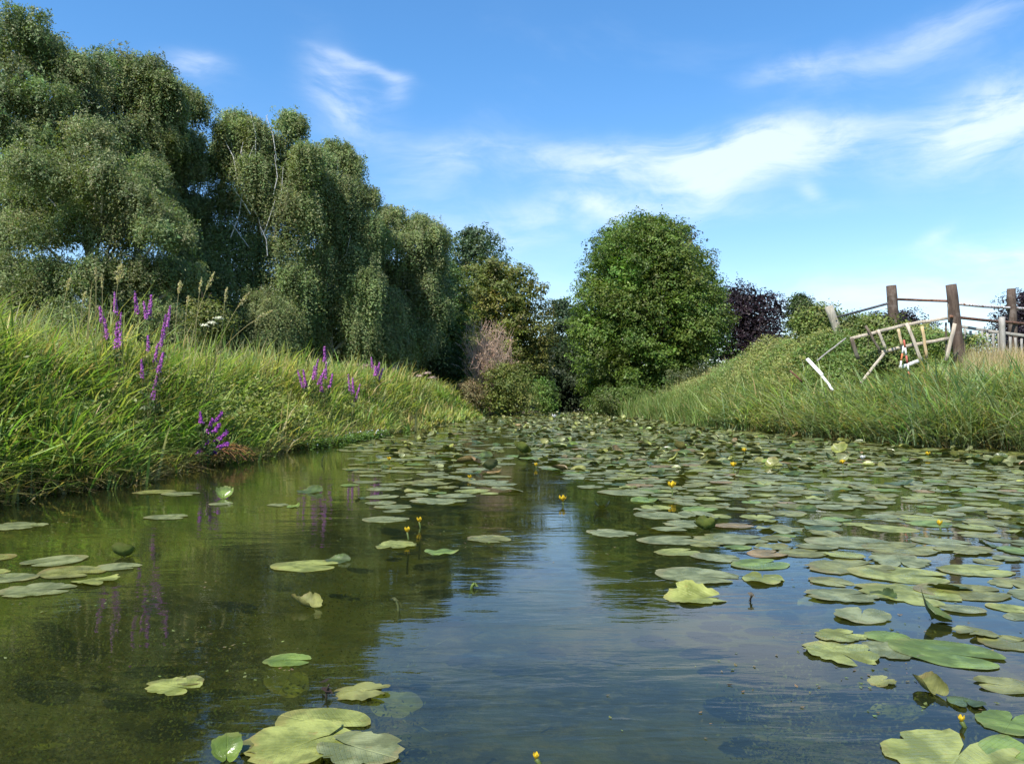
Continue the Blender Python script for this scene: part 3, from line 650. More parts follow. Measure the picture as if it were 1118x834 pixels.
def left_grass():
    b = Buf()
    n = 5200; y = samp_y(n, 2.5, 47, 1.15); dl = rng.uniform(-.05, 3.0, n) ; x = xl(y) - dl
    sc = np.clip(y / 12, 1, 2.6)
    c = patchcol(x, y, 1)
    hgt = (.50 + .28 * sst(.2, 1.6, dl) + .12 * snoise(x, y, 1.2, 2)) * (1 - .25 * sst(30, 45, y))
    hgt = np.where((np.abs(y - 9.2) < .9) & (dl < .5), .35, 1.0) * .88 * hgt * np.exp(.24 * rng.normal(size=n)); tufts(b, x, y, 24, hgt, .019 * np.repeat(sc, 24), c, .14, (.1, 1.15), 4, .17, lean_to=.3)
    # broad bright reed leaves low on the near bank
    n = 1100; y = samp_y(n, 4, 14, 1.2); dl = rng.uniform(0.0, 1.5, n); x = xl(y) - dl
    tufts(b, x, y, 10, .66, .026, (.19, .29, .07), .10, (.4, 1.15), 5, .08, lean_to=.2)
    # crest: fine pale upright grass
    n = 1500; y = samp_y(n, 5, 46, 1.1); dl = rng.uniform(1.3, 3.6, n); x = xl(y) - dl
    tufts(b, x, y, 12, .62 * np.exp(.2 * rng.normal(size=n)), .007 * np.repeat(np.clip(y / 12, 1, 2.6), 12), (.30, .34, .17), .12, (.05, .5), 3, .35, lean_to=.4)
    # brown hanging litter at the waterline
    n = 900; y = samp_y(n, 4, 20, 1.2); x = xl(y) - rng.uniform(-.12, .30, n)
    tufts(b, x, y, 14, .42, .009, (.29, .26, .13), .07, (.6, 1.3), 4, .45, lean_to=0.0)
    tag(obj('left_bank_grass', b.mesh('left_bank_grass'), M_grass), 'tall green grass and sedge covering the left bank', 'grass', kind='stuff')
left_grass()

def right_grass():
    b = Buf()
    # big arching sedge clumps along the near right waterline
    n = 1150; y = samp_y(n, 8, 24, 1.0); dr = rng.uniform(-.1, 2.1, n); x = xr(y) + dr
    tufts(b, x, y, 30, np.clip(1.55 - ground(x, y), .5, 1.15) * (1 + .18 * snoise(x, y, 1.6, 3)), .019 * np.repeat(np.clip(y / 13, 1, 2), 30), np.where((snoise(x, y, 1.4, 8) > 0)[:, None], (.275, .335, .150), (.215, .290, .145)), .15, (.25, 1.3), 5, .16, lean_to=3.4)
    # upright light green reed grass farther on
    n = 1300; y = samp_y(n, 21, 43, 1.0); dr = rng.uniform(-.1, 1.15, n); x = xr(y) + dr
    tufts(b, x, y, 20, .85, .020 * np.repeat(y / 28, 20), (.185, .255, .085), .14, (.05, .65), 3, .05)
    # ragged mixed grass on the slope and top
    n = 1500; y = samp_y(n, 7, 40, 1.0); dr = rng.uniform(.8, 4.2, n); x = xr(y) + dr
    tufts(b, x, y, 16, np.where((y > 14.5) & (y < 18.6), .34, .60) * np.exp(.2 * rng.normal(size=n)), .013 * np.repeat(np.clip(y / 13, 1, 2.6), 16), patchcol(x, y, 4), .15, (.1, .8), 3, .22)
    # hanging litter at the waterline
    n = 380; y = samp_y(n, 9, 24, 1.1); x = xr(y) + rng.uniform(-.12, .2, n)
    tufts(b, x, y, 14, .40, .010, (.19, .17, .08), .08, (.6, 1.3), 4, .45, lean_to=3.3)
    tag(obj('right_bank_grass', b.mesh('right_bank_grass'), M_grass), 'arching sedge and reed grass covering the right bank', 'grass', kind='stuff')
    # dry blond grass by the fence, and a tawny strip at the foot of the lime tree
    b = Buf()
    n = 420; y = rng.uniform(16.2, 18.6, n); x = (rng.uniform(1056, 1190, n) - CX) / F * y
    tufts(b, x, y, 26, .50, .006, (.52, .44, .30), .10, (.0, .35), 3, .3)
    n = 160; y = rng.uniform(30, 36, n); x = xr(y) + rng.uniform(1.1, 2.6, n)
    tufts(b, x, y, 22, .75, .014, (.40, .33, .18), .12, (.0, .4), 3, .3)
    tag(obj('dry_grass', b.mesh('dry_grass'), M_grass), 'blond dry grass standing in front of the picket fence', 'grass', kind='stuff')
right_grass()

def herbs():
    """leafy undergrowth on both banks"""
    b = Buf()
    def clump(n, x, y, h, leaf, C, per, up=.15, sp=.16):
        z = ground(x, y); i = np.repeat(np.arange(n), per); m = len(i)
        f = rng.uniform(0, 1, m) ** .7
        P = np.stack([x[i] + rng.normal(size=m) * sp * (1.2 - .6 * f), y[i] + rng.normal(size=m) * sp * (1.2 - .6 * f), z[i] + np.broadcast_to(h, (n,))[i] * f], -1)
        leaves(b, P, unit(rdir(m) * .7 + np.array([-.1, -.3, .8])), leaf * rng.uniform(.6, 1.3, m), jit(jit(C, n, .15, .06)[i], m, .15, .06), .42)
    # embankment on the right: brambles and tall herbs
    n = 5600; y = rng.uniform(16.5, 37, n); dr = rng.uniform(.5, 5.0, n); x = xr(y) + dr
    hh = (.72 + .34 * snoise(x, y, 1.5, 6)) * np.where((x / y > .425) & (y < 18.8), .28, 1)
    c = np.where((snoise(x, y, .7, 2) > -.1)[:, None], (.235, .255, .078), (.150, .215, .055))
    clump(n, x, y, hh, .085, c, 28)
    n = 900; y = rng.uniform(18.8, 23, n); x = xr(y) + rng.uniform(1.6, 4.5, n)
    clump(n, x, y, .75, .075, (.115, .180, .042), 34, sp=.2)
    tag(obj('embankment_undergrowth', b.mesh('embankment_undergrowth'), M_leaf), 'yellow-green brambles and herbs covering the right embankment', 'undergrowth', kind='stuff')
    b2 = b = Buf()
    n = 420; y = rng.uniform(10.5, 14.5, n); x = xl(y) - rng.uniform(.1, 1.1, n)
    clump(n, x, y, .62, .085, (.20, .24, .05), 26)
    n = 700; y = samp_y(n, 5, 30, 1.1); x = xl(y) - rng.uniform(.1, 2.4, n)
    clump(n, x, y, .62, .06, (.21, .24, .07), 16)
    tag(obj('nettles', b.mesh('nettles'), M_leaf), 'leafy green herbs growing through the left bank grass', 'undergrowth', kind='stuff')
    b = Buf()
    n = 420; y = rng.uniform(12.8, 18.5, n); x = xl(y) + rng.uniform(-.15, .50, n) * (1 - np.abs(y - 15.5) / 4)
    clumpz = np.maximum(ground(x, y), .0); i = np.repeat(np.arange(n), 26); m = len(i)
    P = np.stack([x[i] + rng.normal(size=m) * .09, y[i] + rng.normal(size=m) * .12, clumpz[i] + rng.uniform(0.0, .14, m)], -1)
    leaves(b, P, unit(rdir(m) * .5 + np.array([0, 0, 1])), .045, jit((.12, .20, .045), m, .16, .06), .8)
    k = 260; leaves(b, P[:k * 40:40] + np.array([0, 0, .03]), rdir(len(P[:k * 40:40])), .03, jit((.7, .72, .78), len(P[:k * 40:40]), .05, .02), .9)
    tag(obj('watercress', b.mesh('watercress'), M_leaf), 'low mat of watercress spreading from the left bank', 'water plants', kind='stuff')
herbs()

# ------------------------------------------------------------------ flowers and single stalks on the banks
MAG = (.42, .13, .42)
def spike(b, p0, p1, r, C=MAG, n=110):
    p0, p1 = np.asarray(p0), np.asarray(p1); t = rng.uniform(0, 1, n); a = rng.uniform(0, 6.283, n)
    rr = r * (1 - .72 * t) * rng.uniform(.5, 1.15, n)
    P = p0 + (p1 - p0) * t[:, None] + np.stack([np.cos(a) * rr, np.sin(a) * rr, rng.normal(size=n) * .01], -1)
    N = unit(np.stack([np.cos(a), np.sin(a), .5 + 0 * a], -1) + rng.normal(size=(n, 3)) * .5)
    leaves(b, P, N, r * .85, jit(C, n, .22, .08), .8)
def loosestrife(label, base, tips, L=.30, r=.028, C=MAG, leafy=True):
    """base and tips are world points; every tip is one flower spike"""
    base = np.asarray(base, float)
    root = empty('purple_loosestrife', tuple(base), label=label, cat='wildflower', group='purple loosestrife on the left bank'); o = base
    st = Buf()
    for tp in tips:
        tp = np.asarray(tp, float); s = base + np.array([rng.normal() * .05, rng.normal() * .05, 0]); g = np.linspace(0, 1, 7)[:, None]
        mid = (s + tp) / 2 + np.array([(s[0] - tp[0]) * .25, 0, .12]); Q = (1 - g) ** 2 * s + 2 * g * (1 - g) * mid + g ** 2 * tp
        tube(st, Q, .004, 4, (.16, .13, .06), cap=False)
        d = unit(Q[-1] - Q[-3]); l = L * rng.uniform(.7, 1.2); p0 = tp - d * l
        b = Buf(); spike(b, p0, tp, r * rng.uniform(.85, 1.15), C, 150)
        obj('flower_spike', b.mesh('flower_spike', origin=o), M_petal, root)
        k = 34; t = rng.uniform(.25, .85, k); idx = (t * 6).astype(int); P = Q[idx] + rdir(k) * .035
        leaves(st, P, unit(rdir(k) + np.array([0, 0, .6])), .075, jit((.075, .12, .035), k, .18, .06), .3)
    obj('stem', st.mesh('stem', origin=o), M_leaf, root)
def lo(label, bx, tips, d, **k):
    x = (bx - CX) / F * d; loosestrife(label, (x, d, float(ground(x, d))), [at(a, b, d + rng.uniform(-.25, .25)) for a, b in tips], **k)
lo('purple loosestrife with two slim spikes at the left of the near clump', 122, [(108, 334), (113, 348)], 9.6, L=.24)
lo('purple loosestrife with three tall spikes beside the white butterfly-like petal', 130, [(124, 319), (131, 340), (127, 352)], 9.3, L=.36)
lo('tallest purple loosestrife, three spikes against the dark birches', 158, [(146, 320), (156, 330), (164, 323)], 9.8, L=.30)
lo('purple loosestrife leaning right with the broadest spikes of the near clump', 166, [(185, 334), (180, 345), (178, 353), (172, 375)], 9.2, L=.30, r=.026)
lo('purple loosestrife with short low spikes halfway down the bank', 158, [(161, 366), (154, 393), (178, 385), (171, 411)], 8.9, L=.22, r=.024)
for i, (bx, tips, d) in enumerate([(340, [(325, 405), (331, 404), (347, 392), (343, 400), (355, 402)], 15.5), (352, [(354, 379), (356, 396), (363, 408), (350, 410)], 16), (382, [(380, 409), (385, 413), (393, 420)], 17), (410, [(405, 390), (410, 400), (414, 396), (418, 402)], 21)]):
    lo(['purple loosestrife with five pale spikes farther along the left bank', 'purple loosestrife with one tall spike above the meadow grass', 'faint small purple loosestrife between the two farther clumps', 'farthest purple loosestrife, a bright tuft at the meadow crest'][i], bx, tips, d, L=.34, r=.034 if i != 3 else .045)
wp = on_water(240, 499); wp[0] -= .05
loosestrife('low purple loosestrife growing at the waterline with dark violet spikes', (-3.62, 9.35, .0), [at(a, b, 9.3 + rng.uniform(-.2, .2)) for a, b in [(219, 451), (232, 458), (243, 450), (241, 463), (249, 472), (228, 482), (250, 484), (238, 493)]], L=.17, r=.028, C=(.30, .07, .36))
def arching_stems():
    root = empty('red_stemmed_weed', (-3.55, 10.0, 0), label='weed with reddish straw stems arching over the water right of the low loosestrife', cat='weed')
    o = np.array(root.location); b = Buf()
    for _ in range(34):
        s = np.array([-3.78 + rng.normal() * .06, 10.0 + rng.normal() * .15, .05]); L = rng.uniform(.25, .6)
        e = s + np.array([L * .8, -L * .15 + rng.normal() * .1, rng.uniform(-.04, .12)]); mid = (s + e) / 2 + np.array([0, 0, L * .55]); g = np.linspace(0, 1, 7)[:, None]
        tube(b, (1 - g) ** 2 * s + 2 * g * (1 - g) * mid + g ** 2 * e, .004, 4, jit((.30, .16, .07), 1, .3, .1)[0], cap=False)
    obj('stems', b.mesh('stems', origin=o), M_grass, root)
arching_stems()

def stalk(label, p0, p1, droop, head=.22, C=(.46, .40, .22), r=.0035, bushy=1.0):
    p0, p1 = np.asarray(p0, float), np.asarray(p1, float)
    root = empty('seeding_grass_stalk', tuple(p0), label=label, cat='grass stalk', group='seeding grass stalks on the left crest'); o = p0
    b = Buf(); g = np.linspace(0, 1, 9)[:, None]; mid = (p0 + p1) / 2 + np.array([(p0[0] - p1[0]) * .35, 0, droop])
    Q = (1 - g) ** 2 * p0 + 2 * g * (1 - g) * mid + g ** 2 * p1; tube(b, Q, r, 4, C, cap=False)
    obj('stem', b.mesh('stem', origin=o), M_grass, root)
    h = Buf(); n = int(60 * bushy); t = 1 - rng.uniform(0, 1, n) * head; P = np.stack([np.interp(t, g[:, 0], Q[:, i]) for i in range(3)], -1)
    w = .012 * bushy * np.sin(np.clip((1 - t) / head, .05, .95) * 3.14)
    P += rng.normal(size=(n, 3)) * w[:, None] + np.array([0, 0, -.004]); dvec = unit(Q[-1] - Q[-3]); N = unit(np.cross(dvec, rdir(n)))
    leaves(h, P, N, .030, jit(np.array(C) * 1.15, n, .15, .05), .45)
    obj('seed_head', h.mesh('seed_head', origin=o), M_grass, root)
ST = [('thick pale feathery grass head left of the loosestrife, the topmost', 122, 340, 131, 288, 9.0, 2.4), ('thin upright brown stalk left of the feathery head', 104, 340, 103, 291, 9.4, .8), ('second thin brown stalk beside the upright one', 111, 342, 110, 300, 9.2, .8),
      ('stalk curving right over the violet spikes', 190, 345, 196, 306, 9.6, 1.2), ('long stalk crossing in front of the trees, leaning right', 205, 365, 233, 297, 10.4, 1.4), ('bent stalk with a hooked tip beside the long leaning one', 212, 360, 219, 302, 10.5, 1),
      ('pale stalk sweeping low to the right over the meadow', 232, 372, 272, 318, 11, 1.2), ('lowest long stalk arching far right over the meadow', 225, 380, 297, 338, 11.2, 1), ('short stalk left of the pale umbel', 200, 352, 205, 322, 10.2, 1),
      ('slender stalk right of the pale umbel', 240, 365, 247, 313, 10.8, 1), ('short curved stalk at the left end of the crest', 62, 350, 76, 302, 8.6, 1), ('leaning stalk over the far left crest', 84, 350, 92, 318, 8.8, 1)]
for lb, x0, y0, x1, y1, d, bu in ST:
    p0 = at(x0, y0 + 25, d); p0[2] = max(p0[2] - .2, float(ground(p0[0], p0[1]))); stalk(lb, p0, at(x1, y1, d), .12, .26 if bu > 2 else .2, bushy=bu)

def umbels(label, pts, d, C, name='umbel_flower', r=.05, cat='wildflower', n=70):
    p = at(pts[0][0], pts[0][1], d); zb = float(ground(p[0], p[1])); root = empty(name, (p[0], p[1], zb), label=label, cat=cat); o = np.array(root.location)
    s = Buf()
    for px, py in pts:
        q = at(px, py, d); tube(s, [o, (o + q) / 2 + np.array([.03, 0, .05]), q], .005, 4, (.12, .14, .05), cap=False)
        b = Buf(); D = rdir(n); D[:, 2] = np.abs(D[:, 2]) * .5; leaves(b, q + D * r * rng.uniform(.4, 1, (n, 1)), unit(D + np.array([0, 0, .8])), r * .34, jit(C, n, .08, .03), .8)
        obj('flower_head', b.mesh('flower_head', origin=o), M_petal, root)
    obj('stem', s.mesh('stem', origin=o), M_leaf, root)
umbels('cream umbel flower in front of the dark birches at the crest', [(223, 356), (231, 353), (238, 348)], 10.6, (.68, .68, .50), r=.075)
umbels('dusty pink flower clump on the crest below the willow-like birch', [(388, 399), (396, 403), (400, 400)], 24, (.34, .25, .19), r=.16)
umbels('pale pink fluffy flower clump on the crest before the dead shrub', [(458, 411), (466, 408), (472, 413)], 27, (.42, .32, .25), r=.17)
umbels('tiny white blossom among the near loosestrife', [(132, 345)], 9.1, (.8, .8, .78), r=.018, n=14, name='small_white_flower')

# ------------------------------------------------------------------ railing, broken fence and debris on the right embankment
def bpart(name, parent, mat_, segs, w=None, t=None, r=None, C=None):
    b = Buf()
    for s in segs:
        if r is not None: tube(b, s, r, 9, C)
        else: beam(b, s[0], s[1], w, t, C)
    return obj(name, b.mesh(name, r is not None, np.array(parent.location)), mat_, parent)
def dn(p, q, f): return p + (q - p) * f
d0, d1, d2, d3 = 21.5, 19.5, 18.0, 21.0
rail = empty('metal_railing', (at(975, 400, d1)[0], d1, float(ground(at(975, 400, d1)[0], d1))), label='rusty pipe railing on thick wooden posts along the embankment top', cat='railing')
def post(px0, py0, px1, py1, d, r, M):
    a, b_ = at(px0, py0, d), at(px1, py1, d); b_ = a + (b_ - a) * (a[2] - float(ground(a[0], d)) + .3) / (a[2] - b_[2])
    g = np.linspace(0, 1, 9)[:, None]; P = b_ + (a - b_) * g
    P[:, :2] += rng.normal(size=(9, 2)) * .004
    b = Buf(); tube(b, P, r * np.array([1, 1, 1, 1.01, 1, .99, 1, .99, .95]), 12); return b
for (a, M, lb) in (((974, 311.5, 977.5, 354, d1, .122, 0), M_post, 'dark brown post at the crook of the railing'), ((1040, 310.5, 1044.5, 354, d2, .120, 0), M_post, 'grey-brown post leaning slightly, where the wooden fence ends'), ((1105.5, 315, 1106.5, 352, d3, .112, 0), M_post, None), ((1170, 318, 1171, 352, 22, .112, 0), M_post, None)):
    o = obj('post', post(*a).mesh('post', True, np.array(rail.location)), M, rail)
    if lb: o['label'] = lb
bpart('rail', rail, M_bluepipe, [[at(913, 346.5, d0), at(940, 339.5, 20.7), at(971, 331, d1)]], r=.032)
bpart('rail', rail, M_rust, [[at(979, 326.5, d1), at(1008, 327.6, 18.8), at(1038, 328.6, d2)]], r=.030)
bpart('rail', rail, M_whitepipe, [[at(1045, 331.5, d2), at(1075, 334.5, 19.5), at(1104, 336, d3), at(1172, 340, 22)]], r=.034)
bpart('rail', rail, M_rust, [[at(1038, 345.5, d2 - .14), at(1075, 349.5, 19.3), at(1108, 352.5, d3 - .14), at(1172, 358, 21.9)]], r=.036)
stub = post(905.5, 334, 912, 352, d0, .115, 0); so = at(905.5, 334, d0)
tag(obj('post_stub', stub.mesh('post_stub', True, (so[0], so[1], 0)), M_stub, None, (so[0], so[1], 0)), 'lichened grey post stub tilting left at the railing end', 'post')

df = 17.6
fx = at(985, 400, df)[0]
fence = empty('broken_wooden_fence', (fx, df, float(ground(fx, df))), label='collapsed pale wooden rail fence hanging between brambles and leaning post', cat='fence')
Q_ = lambda x, y, dd=0: at(x, y, df + dd)
bpart('rail', fence, M_pale, [[Q_(929, 370), Q_(989, 354.5)], [Q_(987, 355, .02), Q_(1035, 347, .02)]], .066, .035)
bpart('rail', fence, M_pale, [[Q_(960, 385, .03), Q_(1000, 375.5, .03)], [Q_(998, 376, .05), Q_(1036, 369.5, .05)]], .066, .035)
for a, b_, w, M, lb in [((959, 360), (967, 381), .06, M_pale, None), ((946, 356), (962, 385), .05, M_dark, 'dark rotten upright'), ((981.5, 359), (985.5, 377), .06, M_tan, None), ((990.5, 352.5), (1007, 396), .07, M_pale, 'broadest, whitish slanting upright'),
                        ((1007.5, 356), (1012.5, 391), .06, M_tan, None), ((930, 369), (937, 392), .08, M_dark, None)]:
    o = bpart('upright', fence, M, [[Q_(*a, -.06), Q_(*b_, -.06)]], w, .035)
    if lb: o['label'] = lb
bpart('brace', fence, M_pale, [[Q_(966, 385, -.10), Q_(940, 418, -.35)]], .055, .03)
bpart('brace', fence, M_pale, [[Q_(1043.5, 353, -.1), Q_(1033.5, 394, -.1)]], .075, .04)
bpart('brace', fence, M_dark, [[Q_(1036, 332, -.02), Q_(1037, 352, -.02)], [Q_(1033.5, 352, .1), Q_(1034, 392, .1)]], .035, .03)
# picket fence
dp = 19.0; pxs = at(1080, 380, dp)[0]
pick = empty('picket_fence', (pxs, dp, float(ground(pxs, dp))), label='low grey picket fence behind the blond grass at the right', cat='fence')
bpart('rail', pick, M_grey, [[at(1046, 356, dp), at(1080, 361, dp)], [at(1080, 361, dp), at(1150, 371, dp)]], .07, .035)
for i, px in enumerate(np.arange(1048, 1150, 6.2)):
    yy = 358 + (px - 1046) * .15; bpart('picket', pick, M_grey, [[at(px, yy + rng.uniform(-1.5, 1.5), dp - .05), at(px + rng.uniform(-1, 1), yy + 34, dp - .05)]], .055, .02)
bpart('fence_post', pick, M_grey, [[at(1095, 346, dp - .12), at(1095, 396, dp - .12)]], .11, .11)

def standalone(name, label, cat, mat_, a, b_, d, w, t, dd=0, C=None):
    p, q = at(*a, d), at(*b_, d + dd); o = tuple(q); b = Buf(); beam(b, p, q, w, t, C); return tag(obj(name, b.mesh(name, False, o), mat_, None, o), label, cat)
def striped(label, a, b_, d, r, cols, n):
    p, q = at(*a, d), at(*b_, d); b = Buf()
    for i in range(n):
        s, e = p + (q - p) * i / n, p + (q - p) * (i + 1) / n; tube(b, [s, (s + e) / 2, e], r, 8, cols[i % 2], cap=True)
    tag(obj('striped_stake', b.mesh('striped_stake', False, q), M_stripe, None, tuple(q)), label, 'stake', 'red and white stakes below the broken fence')
RW = [(.42, .09, .06), (.72, .70, .68)]
striped('longer red and white striped stake in front of the broken fence', (987.5, 371), (993.5, 414), 17.0, .020, RW, 5)
striped('shorter orange and white stake leaning across the longer one', (987, 378), (983, 402), 17.15, .019, [(.72, .70, .68), (.58, .16, .06)], 3)
standalone('white_batten', 'short white batten lying at the foot of the striped stakes', 'batten', M_whitewood, (982, 401.5), (1003, 394), 17.3, .07, .03)
b = Buf(); p, q, s = at(881.5, 391.5, 17.6), at(898, 410, 17.3), at(910, 426, 17.1)
beam(b, p, q, .075, .03); beam(b, q + np.array([0, .02, 0]), s + np.array([0, .02, 0]), .05, .028)
tag(obj('broken_white_board', b.mesh('broken_white_board', False, s), M_whitewood, None, tuple(s)), 'splintered white board lying slanted in the green on the slope', 'board')
standalone('grey_pole', 'thin grey pole propped against the brambles left of the fence', 'pole', M_grey, (924, 369), (892, 394), 17.9, .03, .03)
standalone('rusty_stake', 'short rusty stake poking out of the slope left of the white board', 'stake', M_rust, (862.5, 404.5), (876, 417), 18.5, .04, .03)

# ------------------------------------------------------------------ water lilies
PHI = np.radians([0, 20, 45, 70, 95, 120, 145, 160, 170, 176, 180]); RAD = np.array([.56, .54, .48, .44, .425, .43, .455, .46, .42, .27, .06])
def pad_geo(kind, seed, ragged=.0, hi=True):
    """one floating leaf: (V, Q, T, uv) about 1 m long, scaled later"""
    r_ = np.random.default_rng(seed); ns = 48 if hi else 18; rings = np.linspace(0, 1, 9 if hi else 3)[1:]
    th = (np.arange(ns) + .5) / ns * 2 * np.pi - np.pi                # 0 = tip (+y)
    base = np.interp(np.abs(th), PHI, RAD)
    a, b_, c = r_.uniform(0, 6.28, 3)
    base = base * (1 + .005 * r_.normal(size=ns) + .035 * np.sin(3 * th + a) + .02 * np.sin(7 * th + b_) + ragged * np.maximum(0, np.sin(9 * th + c) * np.sin(4 * th + a)) * -1.6)
    if ragged: base *= 1 + ragged * .12 * r_.normal(size=ns)
    X = np.sin(th)[None] * base[None] * rings[:, None]; Y = np.cos(th)[None] * base[None] * rings[:, None]
    U = np.stack([X, Y, 0 * X], -1)
    rr = rings[:, None] + 0 * X
    Z = .018 * np.sin(2 * th + a)[None] * rr ** 2 + .012 * np.sin(5 * th + b_)[None] * rr ** 3 + .012 * rr ** 3
    if kind == 'flat': Z = Z * .24 + .001
    if kind == 'wavy': Z = Z * .9 + .016 * np.sin(5 * th + c)[None] * rr ** 4
    if kind in ('folded', 'halfup', 'standing', 'rolled'):
        ang0 = {'folded': 1.5, 'halfup': .60, 'standing': 1.35, 'rolled': 3.6}[kind]
        if kind == 'standing':                                      # the whole leaf lifts about a line near its base
            s = np.maximum(Y + .25, 0); k = 2.6; ph = np.minimum(s * k, ang0 * 1.0); Y2 = np.where(Y > -.25, -.25 + np.sin(ph) / k + np.maximum(s - ang0 / k, 0) * math.cos(ang0), Y)
            Z = Z + (1 - np.cos(ph)) / k + np.maximum(s - ang0 / k, 0) * math.sin(ang0); Z += np.abs(X) ** 2 * 1.1; Y = Y2
        elif kind == 'rolled':                                      # both sides roll up towards the midrib
            k = 4.2; ph = np.abs(X) * k; Z = Z + (1 - np.cos(ph)) / k; X = np.sign(X) * np.sin(ph) / k; Z = Z + np.maximum(Y, 0) * .25
        else:
            s = np.maximum(X - .06, 0); k = 5.0; ph = np.minimum(s * k, ang0); e = np.maximum(s - ang0 / k, 0)
            X2 = np.where(X > .06, .06 + np.sin(ph) / k + e * math.cos(ang0), X); Z = Z + (1 - np.cos(ph)) / k + e * math.sin(ang0); X = X2
    if kind == 'dipped': Z = Z + .04 - .22 * np.maximum(Y, 0) ** 1.3 * rr
    V = np.concatenate([[[0, 0, .002 if kind in ('flat', 'wavy') else .008]], np.stack([X, Y, Z], -1).reshape(-1, 3)]); U = np.concatenate([[[0, 0, 0]], U.reshape(-1, 3)])
    nr = len(rings); j = np.arange(ns - 1)
    T = np.stack([0 * j, 1 + j + 1, 1 + j], -1)
    Q = np.concatenate([np.stack([1 + k * ns + j, 1 + k * ns + j + 1, 1 + (k + 1) * ns + j + 1, 1 + (k + 1) * ns + j], -1) for k in range(nr - 1)])
    return V, Q, T, U

PADMESH = {}
def pad_mesh(kind, colour, v):
    key = (kind, colour, v)
    if key not in PADMESH:
        V, Q, T, U = pad_geo(kind, hash((kind, v)) % 9973 if False else (len(kind) * 131 + v * 17 + len(colour)), (.0, .05, .12)[v % 3])
        me = mesh_np('lily_pad', V, [Q, T], None, U, True); me.materials.append(PADM[colour]); PADMESH[key] = me
    return PADMESH[key]

pads = []       # (x, y, z, size, kind, colour, rot, tiltx, tilty, label)
def P_(px, py, wpx, kind='flat', colour='grey-green', label=None, rot=None, tilt=(0, 0), z=.001, k=1.0):
    p = on_water(px, py); wm_ = wpx / F * p[1] * k
    pads.append([p[0], p[1], z, wm_ / .92, kind, colour, rng.uniform(0, 6.28) if rot is None else rot, tilt[0], tilt[1], label])
# the nearest leaves, one by one
P_(358, 788, 96, 'flat', 'yellow-green', 'upper leaf of the pad cluster at the bottom of the photo', 1.2)
P_(338, 812, 118, 'wavy', 'yellow-green', 'largest leaf of the pad cluster at the bottom, with a torn edge', 2.4, z=.012)
P_(392, 822, 92, 'flat', 'grey-green', 'right leaf of the pad cluster at the bottom', 4.2, z=.020)
P_(295, 812, 60, 'wavy', 'olive', 'small crinkled leaf left in the pad cluster at the bottom', .5, z=.006)
P_(251, 822, 44, 'standing', 'bright green', 'bright pointed leaf sticking up left of the bottom pad cluster', .3, k=.8)
P_(195, 747, 58, 'flat', 'yellow-green', 'lone bright pad floating before the blue reflection at the left', 1.1)
P_(210, 741, 30, 'wavy', 'olive', 'small bit of pad touching the lone bright one', 4.0)
P_(318, 719, 48, 'flat', 'bright green', 'narrow bright pad above the sunken leaves in the left foreground', 1.5)
P_(398, 754, 58, 'dipped', 'olive', 'narrow half-sunken pad above the bottom cluster', 1.5)
P_(338, 617, 66, 'flat', 'yellow-green', 'long pad with a curled dark end left of the middle', 1.6)
P_(371, 612, 26, 'folded', 'dark green', 'dark curled leaf end touching the long pad', 1.2)
P_(338, 661, 38, 'rolled', 'olive', 'rolled olive leaf half sunk in dark water left of the middle', .9)
P_(137, 608, 26, 'standing', 'bright green', 'small bright leaf standing up at the left', 3.3, k=1.0)
P_(133, 618, 44, 'flat', 'grey-green', 'pad lying under the small upright leaf at the left', 1.4)
P_(46, 643, 72, 'flat', 'grey-green', 'pale long pad lowest of the group at the left edge', 1.7)
P_(82, 624, 66, 'flat', 'olive', 'middle pad of the group at the left edge', 1.2)
P_(12, 630, 52, 'flat', 'grey-green', 'pad of the left edge group touching the picture edge', 4.6)
P_(108, 634, 50, 'dipped', 'yellow-green', 'sunken yellowish pad of the left edge group', 1.0)
P_(185, 564, 42, 'flat', 'grey-green', 'single pale pad mirrored below the left bank', 1.5)
P_(243, 550, 24, 'flat', 'grey-green', 'small pad below the low loosestrife', 1.5)
P_(246, 543, 20, 'standing', 'bright green', 'small bright leaf upright below the low loosestrife', .2)
P_(200, 539, 38, 'flat', 'grey-green', 'right one of two thin pads close to the left bank', 1.3)
P_(172, 537, 42, 'flat', 'olive', 'left one of two thin pads close to the left bank', 1.7)
P_(22, 574, 58, 'flat', 'grey-green', 'thin pad under the near left bank at the picture edge', 1.3)
P_(322, 553, 18, 'folded', 'bright green', 'small folded leaf pointing up in the left half', .4)
P_(340, 537, 28, 'folded', 'dark green', 'dark curled leaf left of the scattered middle pads', 1.0)
P_(305, 551, 24, 'flat', 'grey-green', 'tiny flat pad beside the small folded leaf', 1.0)
